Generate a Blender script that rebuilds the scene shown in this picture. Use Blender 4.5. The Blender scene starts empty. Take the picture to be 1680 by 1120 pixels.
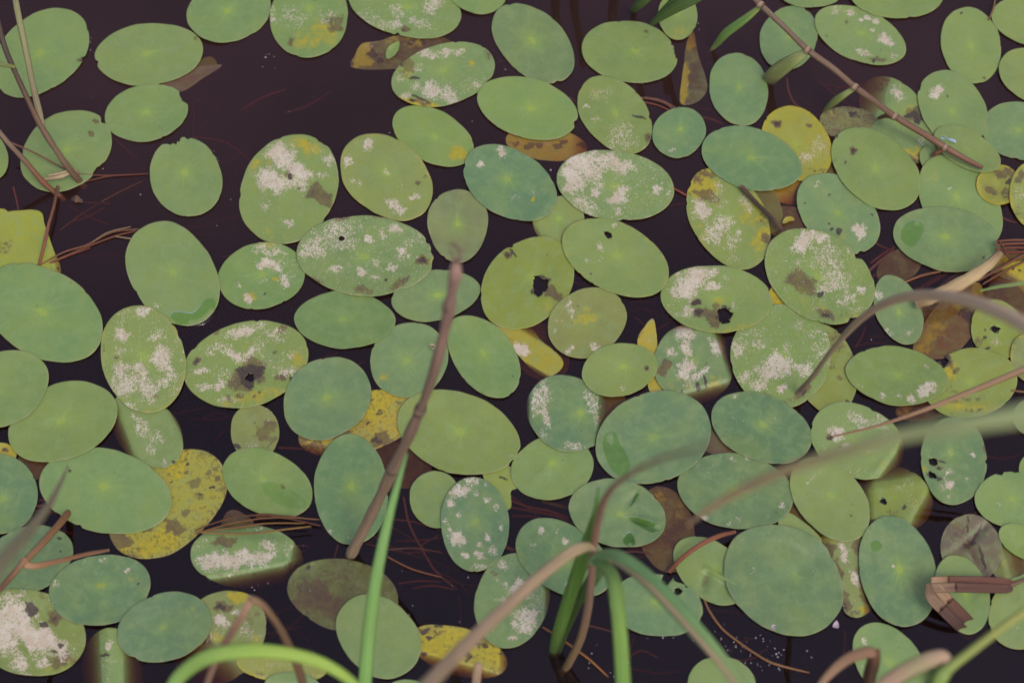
import bpy, math, random
import numpy as np

# ------------------------------------------------------------------ scene, camera
scene = bpy.context.scene
COL = scene.collection
scene.render.engine = 'CYCLES'
scene.cycles.use_denoising = True
scene.cycles.denoiser = 'OPENIMAGEDENOISE'
scene.cycles.denoising_prefilter = 'ACCURATE'
scene.cycles.max_bounces = 8
scene.cycles.transparent_max_bounces = 24
scene.view_settings.view_transform = 'Standard'
scene.view_settings.look = 'None'
scene.view_settings.gamma = 1.0
scene.view_settings.use_curve_mapping = False
scene.view_settings.exposure = 0.87

W0, H0 = 1680.0, 1120.0            # the frame the outlines were measured in
LENS, SENSOR, DIST, TILT = 70.0, 36.0, 1.6, math.radians(30)
CAM = np.array([0.0, -DIST * math.sin(TILT), DIST * math.cos(TILT)])
RIGHT = np.array([1.0, 0.0, 0.0])
UP = np.array([0.0, math.cos(TILT), math.sin(TILT)])
FWD = np.array([0.0, math.sin(TILT), -math.cos(TILT)])
KX = SENSOR / LENS / W0

def at(px, py, z=0.0):
    """Point on the horizontal plane of height z (metres above the water) seen at px, py."""
    px = np.asarray(px, float); py = np.asarray(py, float); z = np.asarray(z, float)
    d = FWD + ((px - W0 / 2) * KX)[..., None] * RIGHT + ((H0 / 2 - py) * KX)[..., None] * UP
    t = (z - CAM[2]) / d[..., 2]
    return CAM + d * t[..., None]

def mpp(p):
    """Metres per frame pixel at world point(s) p."""
    return ((p - CAM) @ FWD) * KX

cam_data = bpy.data.cameras.new('camera')
cam = bpy.data.objects.new('camera', cam_data)
COL.objects.link(cam)
cam.location = CAM
cam.rotation_euler = (TILT, 0, 0)
cam_data.lens = LENS
cam_data.sensor_width = SENSOR
cam_data.clip_start = 0.02
cam_data.clip_end = 500
cam_data.dof.use_dof = True
cam_data.dof.focus_distance = DIST + 0.01
cam_data.dof.aperture_fstop = 5.2
scene.camera = cam

# ------------------------------------------------------------------ light
world = bpy.data.worlds.new('World')
scene.world = world
world.use_nodes = True
wn = world.node_tree
wn.nodes.clear()
SUN_EL, SUN_AZ = math.radians(58), math.radians(150)
sky = wn.nodes.new('ShaderNodeTexSky')
sky.sky_type = 'NISHITA'
sky.sun_disc = False
sky.sun_elevation = SUN_EL
sky.sun_rotation = SUN_AZ
sky.air_density = 1.0
sky.dust_density = 4.0
hs = wn.nodes.new('ShaderNodeHueSaturation')      # overcast: the blue is mostly veiled by cloud
hs.inputs['Saturation'].default_value = 0.90
bg = wn.nodes.new('ShaderNodeBackground')
bg.inputs['Strength'].default_value = 0.15
wo = wn.nodes.new('ShaderNodeOutputWorld')
wn.links.new(sky.outputs[0], hs.inputs['Color'])
veil = wn.nodes.new('ShaderNodeMix'); veil.data_type = 'RGBA'; veil.blend_type = 'MULTIPLY'
veil.inputs[0].default_value = 1.0; veil.inputs[7].default_value = (1.12, 0.95, 1.08, 1)
wn.links.new(hs.outputs[0], veil.inputs[6])
wn.links.new(veil.outputs[2], bg.inputs['Color'])
wn.links.new(bg.outputs[0], wo.inputs['Surface'])

sun_data = bpy.data.lights.new('sun', 'SUN')
sun_data.energy = 1.0
sun_data.angle = math.radians(20)
sun_data.color = (1.0, 0.93, 0.80)
sun = bpy.data.objects.new('sun', sun_data)
COL.objects.link(sun)
sun.rotation_euler = (math.radians(90) - SUN_EL, 0, math.pi - SUN_AZ)

# ------------------------------------------------------------------ helpers
KA = 0.47       # picture colour (overcast exposure) to surface albedo

def L(r, g, b, k=KA):
    def f(c):
        c /= 255.0
        return (c / 12.92 if c <= 0.04045 else ((c + 0.055) / 1.055) ** 2.4) * k
    return (f(r) * 0.98, f(g) * 1.07, f(b) * 0.77)

def sm(e0, e1, x):
    t = np.clip((x - e0) / (e1 - e0), 0, 1)
    return t * t * (3 - 2 * t)

def tag(o, label=None, cat=None, group=None, kind=None):
    if label: o['label'] = label
    if cat: o['category'] = cat
    if group: o['group'] = group
    if kind: o['kind'] = kind
    return o

def empty(name, loc):
    o = bpy.data.objects.new(name, None)
    o.empty_display_size = 0.01
    o.location = loc
    COL.objects.link(o)
    return o

def mesh_obj(name, verts, faces, mats, parent=None, origin=None, attrs=None, smooth=True):
    """One mesh object; verts are world coordinates, origin becomes the object's location."""
    verts = np.asarray(verts, float)
    base = np.array(parent.location) if parent else (np.asarray(origin, float) if origin is not None else verts.mean(0))
    me = bpy.data.meshes.new(name)
    me.from_pydata((verts - base).tolist(), [], faces)
    for n, (typ, arr) in (attrs or {}).items():
        a = me.attributes.new(n, typ, 'POINT')
        key = 'color' if 'COLOR' in typ else ('vector' if 'VECTOR' in typ else 'value')
        a.data.foreach_set(key, np.asarray(arr, np.float32).ravel())
    for m in mats:
        me.materials.append(m)
    if smooth:
        me.polygons.foreach_set('use_smooth', [True] * len(me.polygons))
    me.update()
    o = bpy.data.objects.new(name, me)
    if parent:
        o.parent = parent
    else:
        o.location = base
    COL.objects.link(o)
    return o

class N:
    """Small node-tree writer."""
    def __init__(s, name):
        s.m = bpy.data.materials.new(name); s.m.use_nodes = True
        s.t = s.m.node_tree; s.t.nodes.clear()
        s.out = s.t.nodes.new('ShaderNodeOutputMaterial')
    def n(s, typ, **kw):
        o = s.t.nodes.new('ShaderNode' + typ)
        for k, v in kw.items(): setattr(o, k, v)
        return o
    def put(s, sock, v):
        if isinstance(v, (int, float)): sock.default_value = v
        elif isinstance(v, tuple): sock.default_value = v if len(v) == len(sock.default_value) else v + (1.0,)
        else: s.t.links.new(v, sock)
    def math(s, op, a, b=0.0, c=None, clamp=False):
        o = s.n('Math', operation=op, use_clamp=clamp)
        s.put(o.inputs[0], a); s.put(o.inputs[1], b)
        if c is not None: s.put(o.inputs[2], c)
        return o.outputs[0]
    def ss(s, x, lo, hi, a=0.0, b=1.0):
        o = s.n('MapRange', interpolation_type='SMOOTHSTEP')
        for i, v in enumerate((x, lo, hi, a, b)): s.put(o.inputs[i], v)
        return o.outputs[0]
    def mix(s, f, a, b, blend='MIX'):
        o = s.n('Mix', data_type='RGBA', blend_type=blend)
        s.put(o.inputs['Factor'], f) if False else s.put(o.inputs[0], f)
        s.put(o.inputs[6], a); s.put(o.inputs[7], b)
        return o.outputs[2]
    def attr(s, name):
        return s.n('Attribute', attribute_type='GEOMETRY', attribute_name=name)
    def noise(s, vec, scale, detail=3, rough=0.55, dist=0.0):
        o = s.n('TexNoise'); s.put(o.inputs['Vector'], vec)
        o.inputs['Scale'].default_value = scale; o.inputs['Detail'].default_value = detail
        o.inputs['Roughness'].default_value = rough; o.inputs['Distortion'].default_value = dist
        return o.outputs['Fac']

# ------------------------------------------------------------------ materials
def leaf_material():
    g = N('lily_pad_top')
    base = g.attr('base').outputs['Color']
    par = g.n('SeparateXYZ'); g.put(par.inputs[0], g.attr('par').outputs['Vector'])
    seed, speck, veins = par.outputs
    mk = g.attr('marks')
    mc = g.n('SeparateColor'); g.put(mc.inputs[0], mk.outputs['Color'])
    white, brown, yellow = mc.outputs
    dark = mk.outputs['Alpha']
    pol = g.n('SeparateXYZ'); g.put(pol.inputs[0], g.attr('pol').outputs['Vector'])
    px, py, _ = pol.outputs
    tc = g.n('TexCoord').outputs['Object']
    cv = g.n('CombineXYZ'); g.put(cv.inputs[0], seed); g.put(cv.inputs[1], g.math('MULTIPLY', seed, 1.7)); g.put(cv.inputs[2], g.math('MULTIPLY', seed, 0.31))
    va = g.n('VectorMath', operation='ADD'); g.put(va.inputs[0], tc); g.put(va.inputs[1], cv.outputs[0])
    P = va.outputs[0]
    nA = g.noise(P, 38, 3)
    nB = g.noise(P, 330, 8, 0.70, 0.3)
    nE = g.noise(P, 860, 6, 0.70, 0.4)
    nF = g.noise(P, 2600, 2, 0.5)
    nC = g.noise(P, 1400, 4, 0.6)
    nD = g.noise(P, 120, 5, 0.62, 0.4)
    r = g.math('SQRT', g.math('ADD', g.math('MULTIPLY', px, px), g.math('MULTIPLY', py, py)))
    ang = g.math('ARCTAN2', py, px)
    # leaf tissue: soft mottling, paler heart, fine radiating veins
    col = g.mix(g.math('MULTIPLY', g.ss(nA, 0.42, 0.72), 0.50), base, g.mix(0.5, base, L(150, 165, 75)))
    col = g.mix(g.math('MULTIPLY', g.ss(nA, 0.5, 0.28), 0.35), col, g.mix(0.5, base, L(90, 128, 94)))
    col = g.mix(g.math('MULTIPLY', g.ss(nD, 0.42, 0.66), 0.38), col, L(136, 160, 116))
    col = g.mix(g.math('MULTIPLY', g.ss(nC, 0.35, 0.75), 0.16), col, L(94, 118, 78))
    col = g.mix(g.math('MULTIPLY', g.ss(nE, 0.47, 0.30), 0.36), col, L(86, 112, 68))
    col = g.mix(g.math('MULTIPLY', g.ss(nE, 0.54, 0.72), 0.34), col, L(160, 178, 140))
    col = g.mix(g.math('MULTIPLY', g.ss(nB, 0.45, 0.28), 0.26), col, L(92, 122, 84))
    heart = g.math('MULTIPLY', g.math('MULTIPLY', g.ss(r, 0.42, 0.0), veins), 0.30)
    col = g.mix(heart, col, L(140, 170, 90))
    dirv = g.n('CombineXYZ'); g.put(dirv.inputs[0], g.math('COSINE', ang)); g.put(dirv.inputs[1], g.math('SINE', ang)); g.put(dirv.inputs[2], g.math('MULTIPLY_ADD', r, 0.22, seed))
    ray = g.math('MULTIPLY', g.ss(g.noise(dirv.outputs[0], 5.5, 2, 0.5), 0.50, 0.68), 1.1)
    fray = g.math('MULTIPLY', g.ss(g.noise(dirv.outputs[0], 16.0, 3, 0.6), 0.45, 0.70), 0.55)
    rays = g.math('MULTIPLY', g.math('ADD', ray, fray), g.math('MULTIPLY', g.ss(r, 0.0, 0.08), g.ss(r, 0.85, 0.12)))
    rays = g.math('MULTIPLY', rays, g.math('MULTIPLY', veins, 0.13))
    col = g.mix(rays, col, L(146, 176, 116))
    rj = g.math('MULTIPLY', r, g.math('MULTIPLY_ADD', ray, -0.55, g.math('MULTIPLY_ADD', fray, -0.7, 1.25)))
    dot = g.math('MULTIPLY', g.math('MULTIPLY', g.ss(rj, 0.15, 0.01), veins), 0.55)
    col = g.mix(dot, col, L(158, 180, 78))
    col = g.mix(g.math('MULTIPLY', g.math('MULTIPLY', g.ss(r, 0.022, 0.012), veins), 0.4), col, L(120, 118, 60))
    # pale worn rim
    rim = g.math('MULTIPLY', g.ss(r, 0.962, 0.992), g.ss(nD, 0.38, 0.66))
    col = g.mix(g.math('MULTIPLY', rim, 0.40), col, L(170, 152, 132))
    # yellowing, rot
    ym = g.ss(g.math('ADD', yellow, g.math('MULTIPLY', g.math('SUBTRACT', nD, 0.5), 1.3)), 0.25, 0.75)
    col = g.mix(g.math('MULTIPLY', ym, g.math('MINIMUM', g.math('MULTIPLY', yellow, 2.5), 0.9)), col, g.mix(g.ss(nB, 0.35, 0.65), L(186, 166, 34), L(152, 150, 48)))
    bm = g.ss(g.math('ADD', brown, g.math('MULTIPLY', g.math('SUBTRACT', nB, 0.5), 1.6)), 0.38, 0.62)
    bm = g.math('MULTIPLY', bm, g.ss(brown, 0.03, 0.25))
    bcol = g.mix(g.ss(nC, 0.35, 0.65), L(76, 58, 50), L(112, 92, 76))
    bcol = g.mix(g.ss(nD, 0.4, 0.65), bcol, L(112, 98, 58))
    bcol = g.mix(g.math('MULTIPLY', g.ss(nE, 0.52, 0.66), 0.75), bcol, L(56, 44, 42))
    bcol = g.mix(g.math('MULTIPLY', g.ss(nA, 0.52, 0.66), 0.5), bcol, L(120, 122, 62))
    col = g.mix(g.math('MULTIPLY', bm, 0.85), col, bcol)
    # dry white crust, flaking in specks round denser patches
    nw = g.ss(nB, 0.30, 0.70)
    nw2 = g.math('ADD', g.math('MULTIPLY', g.ss(nE, 0.30, 0.70), 0.70), g.math('MULTIPLY', nw, 0.40))
    wm = g.ss(g.math('SUBTRACT', nw2, g.math('SUBTRACT', 1.10, g.math('MULTIPLY', white, 0.79))), -0.03, 0.05)
    wm = g.math('MULTIPLY', wm, g.ss(white, 0.02, 0.12))
    wcol = g.mix(g.ss(nD, 0.40, 0.62), L(218, 207, 213), L(204, 187, 188))
    wcol = g.mix(g.math('MULTIPLY', g.ss(nC, 0.46, 0.70), 0.6), wcol, L(150, 150, 120))
    col = g.mix(g.math('MULTIPLY', wm, 0.93), col, wcol)
    vo = g.n('TexVoronoi'); g.put(vo.inputs['Vector'], P); vo.inputs['Scale'].default_value = 520
    vs = g.n('SeparateColor'); g.put(vs.inputs[0], vo.outputs['Color'])
    dots = g.math('MULTIPLY', g.ss(vo.outputs['Distance'], g.math('MULTIPLY_ADD', vs.outputs[1], 0.25, 0.12), 0.06), g.ss(vs.outputs[0], g.math('MULTIPLY_ADD', speck, -0.10, 0.998), 1.0))
    col = g.mix(g.math('MULTIPLY', dots, 0.8), col, L(206, 198, 186))
    vp = g.n('TexVoronoi'); g.put(vp.inputs['Vector'], P); vp.inputs['Scale'].default_value = 120
    vq = g.n('SeparateColor'); g.put(vq.inputs[0], vp.outputs['Color'])
    pits = g.math('MULTIPLY', g.ss(vp.outputs['Distance'], 0.10, 0.05), g.math('GREATER_THAN', vq.outputs[0], 0.955))
    col = g.mix(g.math('MULTIPLY', pits, 0.8), col, L(60, 62, 46))
    dm = g.ss(g.math('ADD', dark, g.math('MULTIPLY', g.math('SUBTRACT', nB, 0.5), 1.2)), 0.40, 0.58)
    dm = g.math('MULTIPLY', dm, g.ss(dark, 0.03, 0.25))
    col = g.mix(g.math('MULTIPLY', dm, 0.92), col, g.mix(g.ss(nC, 0.4, 0.6), L(40, 33, 33), L(84, 72, 68)))
    b = g.n('BsdfPrincipled')
    g.put(b.inputs['Base Color'], col)
    g.put(b.inputs['Roughness'], g.math('MULTIPLY_ADD', nD, 0.2, 0.42))
    b.inputs['Specular IOR Level'].default_value = 0.32
    bp = g.n('Bump'); bp.inputs['Strength'].default_value = 0.30; bp.inputs['Distance'].default_value = 0.0006
    hgt = g.math('ADD', g.math('MULTIPLY_ADD', nA, 2.2, g.math('MULTIPLY', nB, 0.5)), g.math('ADD', g.math('MULTIPLY', nD, 1.1), g.math('ADD', g.math('MULTIPLY', rays, 0.9), g.math('MULTIPLY', wm, 0.8))))
    g.put(bp.inputs['Height'], hgt)
    g.put(b.inputs['Normal'], bp.outputs[0])
    g.t.links.new(b.outputs[0], g.out.inputs[0])
    return g.m

def underside_material():
    g = N('lily_pad_underside')
    tc = g.n('TexCoord').outputs['Object']
    n1 = g.noise(tc, 160, 5, 0.65); n2 = g.noise(tc, 900, 4)
    col = g.mix(g.ss(n1, 0.35, 0.65), L(112, 92, 92), L(128, 112, 104))
    col = g.mix(g.math('MULTIPLY', g.ss(n2, 0.4, 0.7), 0.5), col, L(88, 70, 64))
    b = g.n('BsdfPrincipled'); g.put(b.inputs['Base Color'], col); b.inputs['Roughness'].default_value = 0.45
    bp = g.n('Bump'); bp.inputs['Strength'].default_value = 0.3; bp.inputs['Distance'].default_value = 0.0005
    g.put(bp.inputs['Height'], n1); g.put(b.inputs['Normal'], bp.outputs[0])
    g.t.links.new(b.outputs[0], g.out.inputs[0])
    return g.m

def stalk_material():
    g = N('dry_and_green_stalk')
    base = g.attr('base').outputs['Color']
    al = g.attr('along').outputs['Vector']
    tc = g.n('TexCoord').outputs['Object']
    mp = g.n('Mapping'); g.put(mp.inputs[0], al); mp.inputs['Scale'].default_value = (22, 3.0, 1)
    st = g.noise(mp.outputs[0], 1.0, 5, 0.6)
    mp2 = g.n('Mapping'); g.put(mp2.inputs[0], al); mp2.inputs['Scale'].default_value = (14, 7.0, 1)
    fi = g.noise(mp2.outputs[0], 1.0, 3, 0.5)
    sp = g.noise(tc, 420, 4, 0.6)
    col = g.mix(g.math('MULTIPLY', g.ss(st, 0.38, 0.70), 0.32), base, g.mix(0.62, base, (0.03, 0.022, 0.016), 'MIX'))
    col = g.mix(g.math('MULTIPLY', g.ss(fi, 0.50, 0.62), 0.50), col, g.mix(0.16, base, L(205, 185, 150)))
    col = g.mix(g.math('MULTIPLY', g.ss(fi, 0.47, 0.35), 0.60), col, g.mix(0.6, base, (0.012, 0.009, 0.007)))
    col = g.mix(g.math('MULTIPLY', g.ss(sp, 0.60, 0.74), 0.35), col, g.mix(0.6, base, (0.02, 0.015, 0.012)))
    b = g.n('BsdfPrincipled'); g.put(b.inputs['Base Color'], col); b.inputs['Roughness'].default_value = 0.55
    b.inputs['Specular IOR Level'].default_value = 0.3
    bp = g.n('Bump'); bp.inputs['Strength'].default_value = 0.6; bp.inputs['Distance'].default_value = 0.0009
    g.put(bp.inputs['Height'], g.math('ADD', fi, st)); g.put(b.inputs['Normal'], bp.outputs[0])
    g.t.links.new(b.outputs[0], g.out.inputs[0])
    return g.m

def water_material():
    g = N('pond_water')
    tc = g.n('NewGeometry').outputs['Position']
    n1 = g.noise(tc, 5.0, 2, 0.5); n2 = g.noise(tc, 26, 2, 0.5)
    bp = g.n('Bump'); bp.inputs['Strength'].default_value = 0.10; bp.inputs['Distance'].default_value = 0.01
    g.put(bp.inputs['Height'], g.math('MULTIPLY_ADD', n2, 0.22, n1))
    fr = g.n('Fresnel'); fr.inputs['IOR'].default_value = 1.333; g.put(fr.inputs['Normal'], bp.outputs[0])
    gl = g.n('BsdfGlossy'); gl.inputs['Roughness'].default_value = 0.0; gl.inputs['Color'].default_value = (1, 1, 1, 1)
    g.put(gl.inputs['Normal'], bp.outputs[0])
    tr = g.n('BsdfTransparent')
    df = g.n('BsdfDiffuse'); g.put(df.inputs['Color'], (0.22, 0.105, 0.085))
    body = g.n('MixShader')
    silt = g.noise(tc, 3.1, 4, 0.6)
    sy = g.n('SeparateXYZ'); g.put(sy.inputs[0], tc)
    far = g.ss(sy.outputs[1], -0.15, 0.35, 0.25, 1.0)                    # brown tint strengthens with distance along y
    g.put(body.inputs[0], g.math('MULTIPLY', far, g.ss(silt, 0.3, 0.7, 0.048, 0.078)))          # tannin and fine silt hanging in the surface layer
    g.t.links.new(tr.outputs[0], body.inputs[1]); g.t.links.new(df.outputs[0], body.inputs[2])
    mx = g.n('MixShader'); g.t.links.new(fr.outputs[0], mx.inputs[0])
    g.t.links.new(body.outputs[0], mx.inputs[1]); g.t.links.new(gl.outputs[0], mx.inputs[2])
    g.t.links.new(mx.outputs[0], g.out.inputs[0])
    ab = g.n('VolumeAbsorption'); ab.inputs['Density'].default_value = 290.0
    ab.inputs['Color'].default_value = (0.68, 0.38, 0.13, 1)
    g.t.links.new(ab.outputs[0], g.out.inputs['Volume'])
    return g.m

def bed_material():
    g = N('pond_mud')
    tc = g.n('NewGeometry').outputs['Position']
    n1 = g.noise(tc, 9, 6, 0.6)
    b = g.n('BsdfPrincipled'); g.put(b.inputs['Base Color'], g.mix(n1, (0.035, 0.024, 0.016), (0.08, 0.055, 0.035)))
    b.inputs['Roughness'].default_value = 0.9
    g.t.links.new(b.outputs[0], g.out.inputs[0])
    return g.m

def puddle_material(name, tint):
    g = N(name)
    fr = g.n('Fresnel'); fr.inputs['IOR'].default_value = 1.333
    gl = g.n('BsdfGlossy'); gl.inputs['Roughness'].default_value = 0.02
    tr = g.n('BsdfTransparent'); g.put(tr.inputs['Color'], tint)
    mx = g.n('MixShader'); g.t.links.new(fr.outputs[0], mx.inputs[0])
    g.t.links.new(tr.outputs[0], mx.inputs[1]); g.t.links.new(gl.outputs[0], mx.inputs[2])
    g.t.links.new(mx.outputs[0], g.out.inputs[0])
    return g.m

def speck_material():
    g = N('pale_dust')
    b = g.n('BsdfPrincipled'); g.put(b.inputs['Base Color'], (0.22, 0.22, 0.22)); b.inputs['Roughness'].default_value = 0.8
    g.t.links.new(b.outputs[0], g.out.inputs[0])
    return g.m

M_LEAF, M_UNDER, M_STALK = leaf_material(), underside_material(), stalk_material()
M_WATER, M_BED, M_PUD, M_WET, M_FILM, M_DUST = water_material(), bed_material(), puddle_material('clear_puddle_water', (0.80, 0.92, 0.68)), puddle_material('deep_wet_crease', (0.62, 0.78, 0.44)), puddle_material('thin_water_film', (0.90, 0.96, 0.82)), speck_material()

# ------------------------------------------------------------------ water and bed
def slab(name, half, z0, z1, mat):
    v = [(x, y, z) for z in (z0, z1) for x, y in ((-half, -half), (half, -half), (half, half), (-half, half))]
    f = [(3, 2, 1, 0), (4, 5, 6, 7), (0, 1, 5, 4), (1, 2, 6, 5), (2, 3, 7, 6), (3, 0, 4, 7)]
    return mesh_obj(name, v, f, [mat], origin=(0, 0, z1), smooth=False)
tag(slab('water', 40.0, -0.35, 0.0, M_WATER), kind='structure')
tag(slab('ground', 42.0, -0.60, -0.36, M_BED), kind='structure')
# ------------------------------------------------------------------ lily pads
# every pad: outline in frame pixels (ellipse or traced polygon) laid on the water plane, marks as (kind, x, y, rx, ry, turn, strength)
PADS = []
TONE = dict(
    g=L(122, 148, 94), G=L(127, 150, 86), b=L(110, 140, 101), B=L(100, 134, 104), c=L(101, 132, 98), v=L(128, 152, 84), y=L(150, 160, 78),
    Y=L(180, 160, 46), o=L(132, 138, 82), n=L(92, 74, 56), d=L(66, 54, 50), m=L(118, 100, 98), p=L(120, 132, 96))

def PAD(cx, cy, a, b, ang, tone, label, lv=1, wd=0.0, bd=0.0, yd=0.0, w=(), n=(), y=(), k=(), bites=(), holes=(), egg=0.0,
        sup=2.0, poly=None, vc=None, z=None, dip=(), ridge=(), speck=0.12, veins=1.0, under=False, jag=0.0, name='lily_pad', wav=1.0, hue=0.0, cat='lily pad'):
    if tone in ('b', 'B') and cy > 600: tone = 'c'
    PADS.append(dict(locals()))

S, R = 112, 30

def outline(p, rng):
    if p['poly']:
        q = np.array(p['poly'], float); n = len(q)
        pts = []
        per = 24
        for i in range(n):
            p0, p1, p2, p3 = q[i - 1], q[i], q[(i + 1) % n], q[(i + 2) % n]
            for t in np.arange(per) / per:
                pts.append(0.5 * (2 * p1 + (p2 - p0) * t + (2 * p0 - 5 * p1 + 4 * p2 - p3) * t * t + (3 * p1 - p0 - 3 * p2 + p3) * t ** 3))
        pts = np.array(pts)
        d = np.r_[0, np.cumsum(np.linalg.norm(np.diff(np.r_[pts, pts[:1]], axis=0), axis=1))]
        s = np.linspace(0, d[-1], S, endpoint=False)
        ext = np.r_[pts, pts[:1]]
        o = np.c_[np.interp(s, d, ext[:, 0]), np.interp(s, d, ext[:, 1])]
        c = np.array(p['vc'] or o.mean(0), float)
        area = np.sum(o[:, 0] * np.roll(o[:, 1], -1) - o[:, 1] * np.roll(o[:, 0], -1))
        if area < 0: o = o[::-1]
        rel = o - c
    else:
        th = np.linspace(0, 2 * math.pi, S, endpoint=False)
        u, v = np.cos(th), np.sin(th)
        ex = np.sign(u) * np.abs(u) ** (2 / p['sup']); ey = np.sign(v) * np.abs(v) ** (2 / p['sup'])
        X = p['a'] * ex; Y = p['b'] * ey * (1 + p['egg'] * ex)
        r = math.radians(p['ang'])
        c = np.array([p['cx'], p['cy']], float)
        rel = np.c_[X * math.cos(r) - Y * math.sin(r), X * math.sin(r) + Y * math.cos(r)]
    phi = np.arctan2(rel[:, 1], rel[:, 0])
    m = np.ones(S)
    for h, amp in ((2, .008), (3, .011), (4, .007), (5, .005), (7, .004), (11, .0025), (17, .0018)):
        m += amp * rng.uniform(0.5, 1.3) * np.sin(h * phi + rng.uniform(0, 6.28))
    if p['jag']:
        m -= p['jag'] * np.clip(np.convolve(rng.normal(0, 1, S + 2), [0.3, 0.5, 0.3], 'valid'), 0, 2)
    nick = [(rng.uniform(-180, 180), rng.uniform(1.5, 4.5), rng.uniform(.006, .03)) for _ in range(rng.integers(1, 5))] if p['cat'] == 'lily pad' else []
    for (bdir, wid, dep) in list(p['bites']) + nick:
        d = np.abs((phi - math.radians(bdir) + math.pi) % (2 * math.pi) - math.pi) / math.radians(wid)
        m -= dep * np.clip(1 - d ** 2, 0, 1) ** 0.7 * (1 + 0.25 * rng.normal(0, 1, S))
    return c, rel * m[:, None]

def qnorm(o, pts):
    """pts in pixels: radius relative to pad outline o (<1 is inside)."""
    c, rel = o
    ph = np.arctan2(rel[:, 1], rel[:, 0]); rr = np.hypot(rel[:, 0], rel[:, 1])
    i = np.argsort(ph); ph, rr = ph[i], rr[i]
    d = pts - c
    a = np.arctan2(d[:, 1], d[:, 0])
    return np.hypot(d[:, 0], d[:, 1]) / np.interp(a, np.r_[ph[-1] - 2 * math.pi, ph, ph[0] + 2 * math.pi], np.r_[rr[-1], rr, rr[0]])

def blobs(lst, pts, soft=1.45, warp=0.22):
    out = np.zeros(len(pts))
    for bl in lst:
        x, yv, rx = bl[:3]
        ry = bl[3] if len(bl) > 3 else rx
        t = math.radians(bl[4]) if len(bl) > 4 else 0
        s = bl[5] if len(bl) > 5 else 1.0
        dx, dy = pts[:, 0] - x, pts[:, 1] - yv
        w_ = warp * min(rx, ry); s1 = 1.7 / max(6.0, min(rx, ry)); h0 = x * 1.37 + yv * .91
        dx, dy = (dx + w_ * np.sin(dy * s1 * 1.3 + h0) + .6 * w_ * np.sin(dy * s1 * 2.9 + dx * s1 + 2 * h0),
                  dy + w_ * np.sin(dx * s1 * 1.5 + h0 * 2) + .6 * w_ * np.sin(dx * s1 * 3.1 - dy * s1 + h0))
        q = np.hypot((dx * math.cos(t) + dy * math.sin(t)) / rx, (-dx * math.sin(t) + dy * math.cos(t)) / ry)
        out = np.maximum(out, s * (1 - sm(0.45, soft, q)))
    return out

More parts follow.
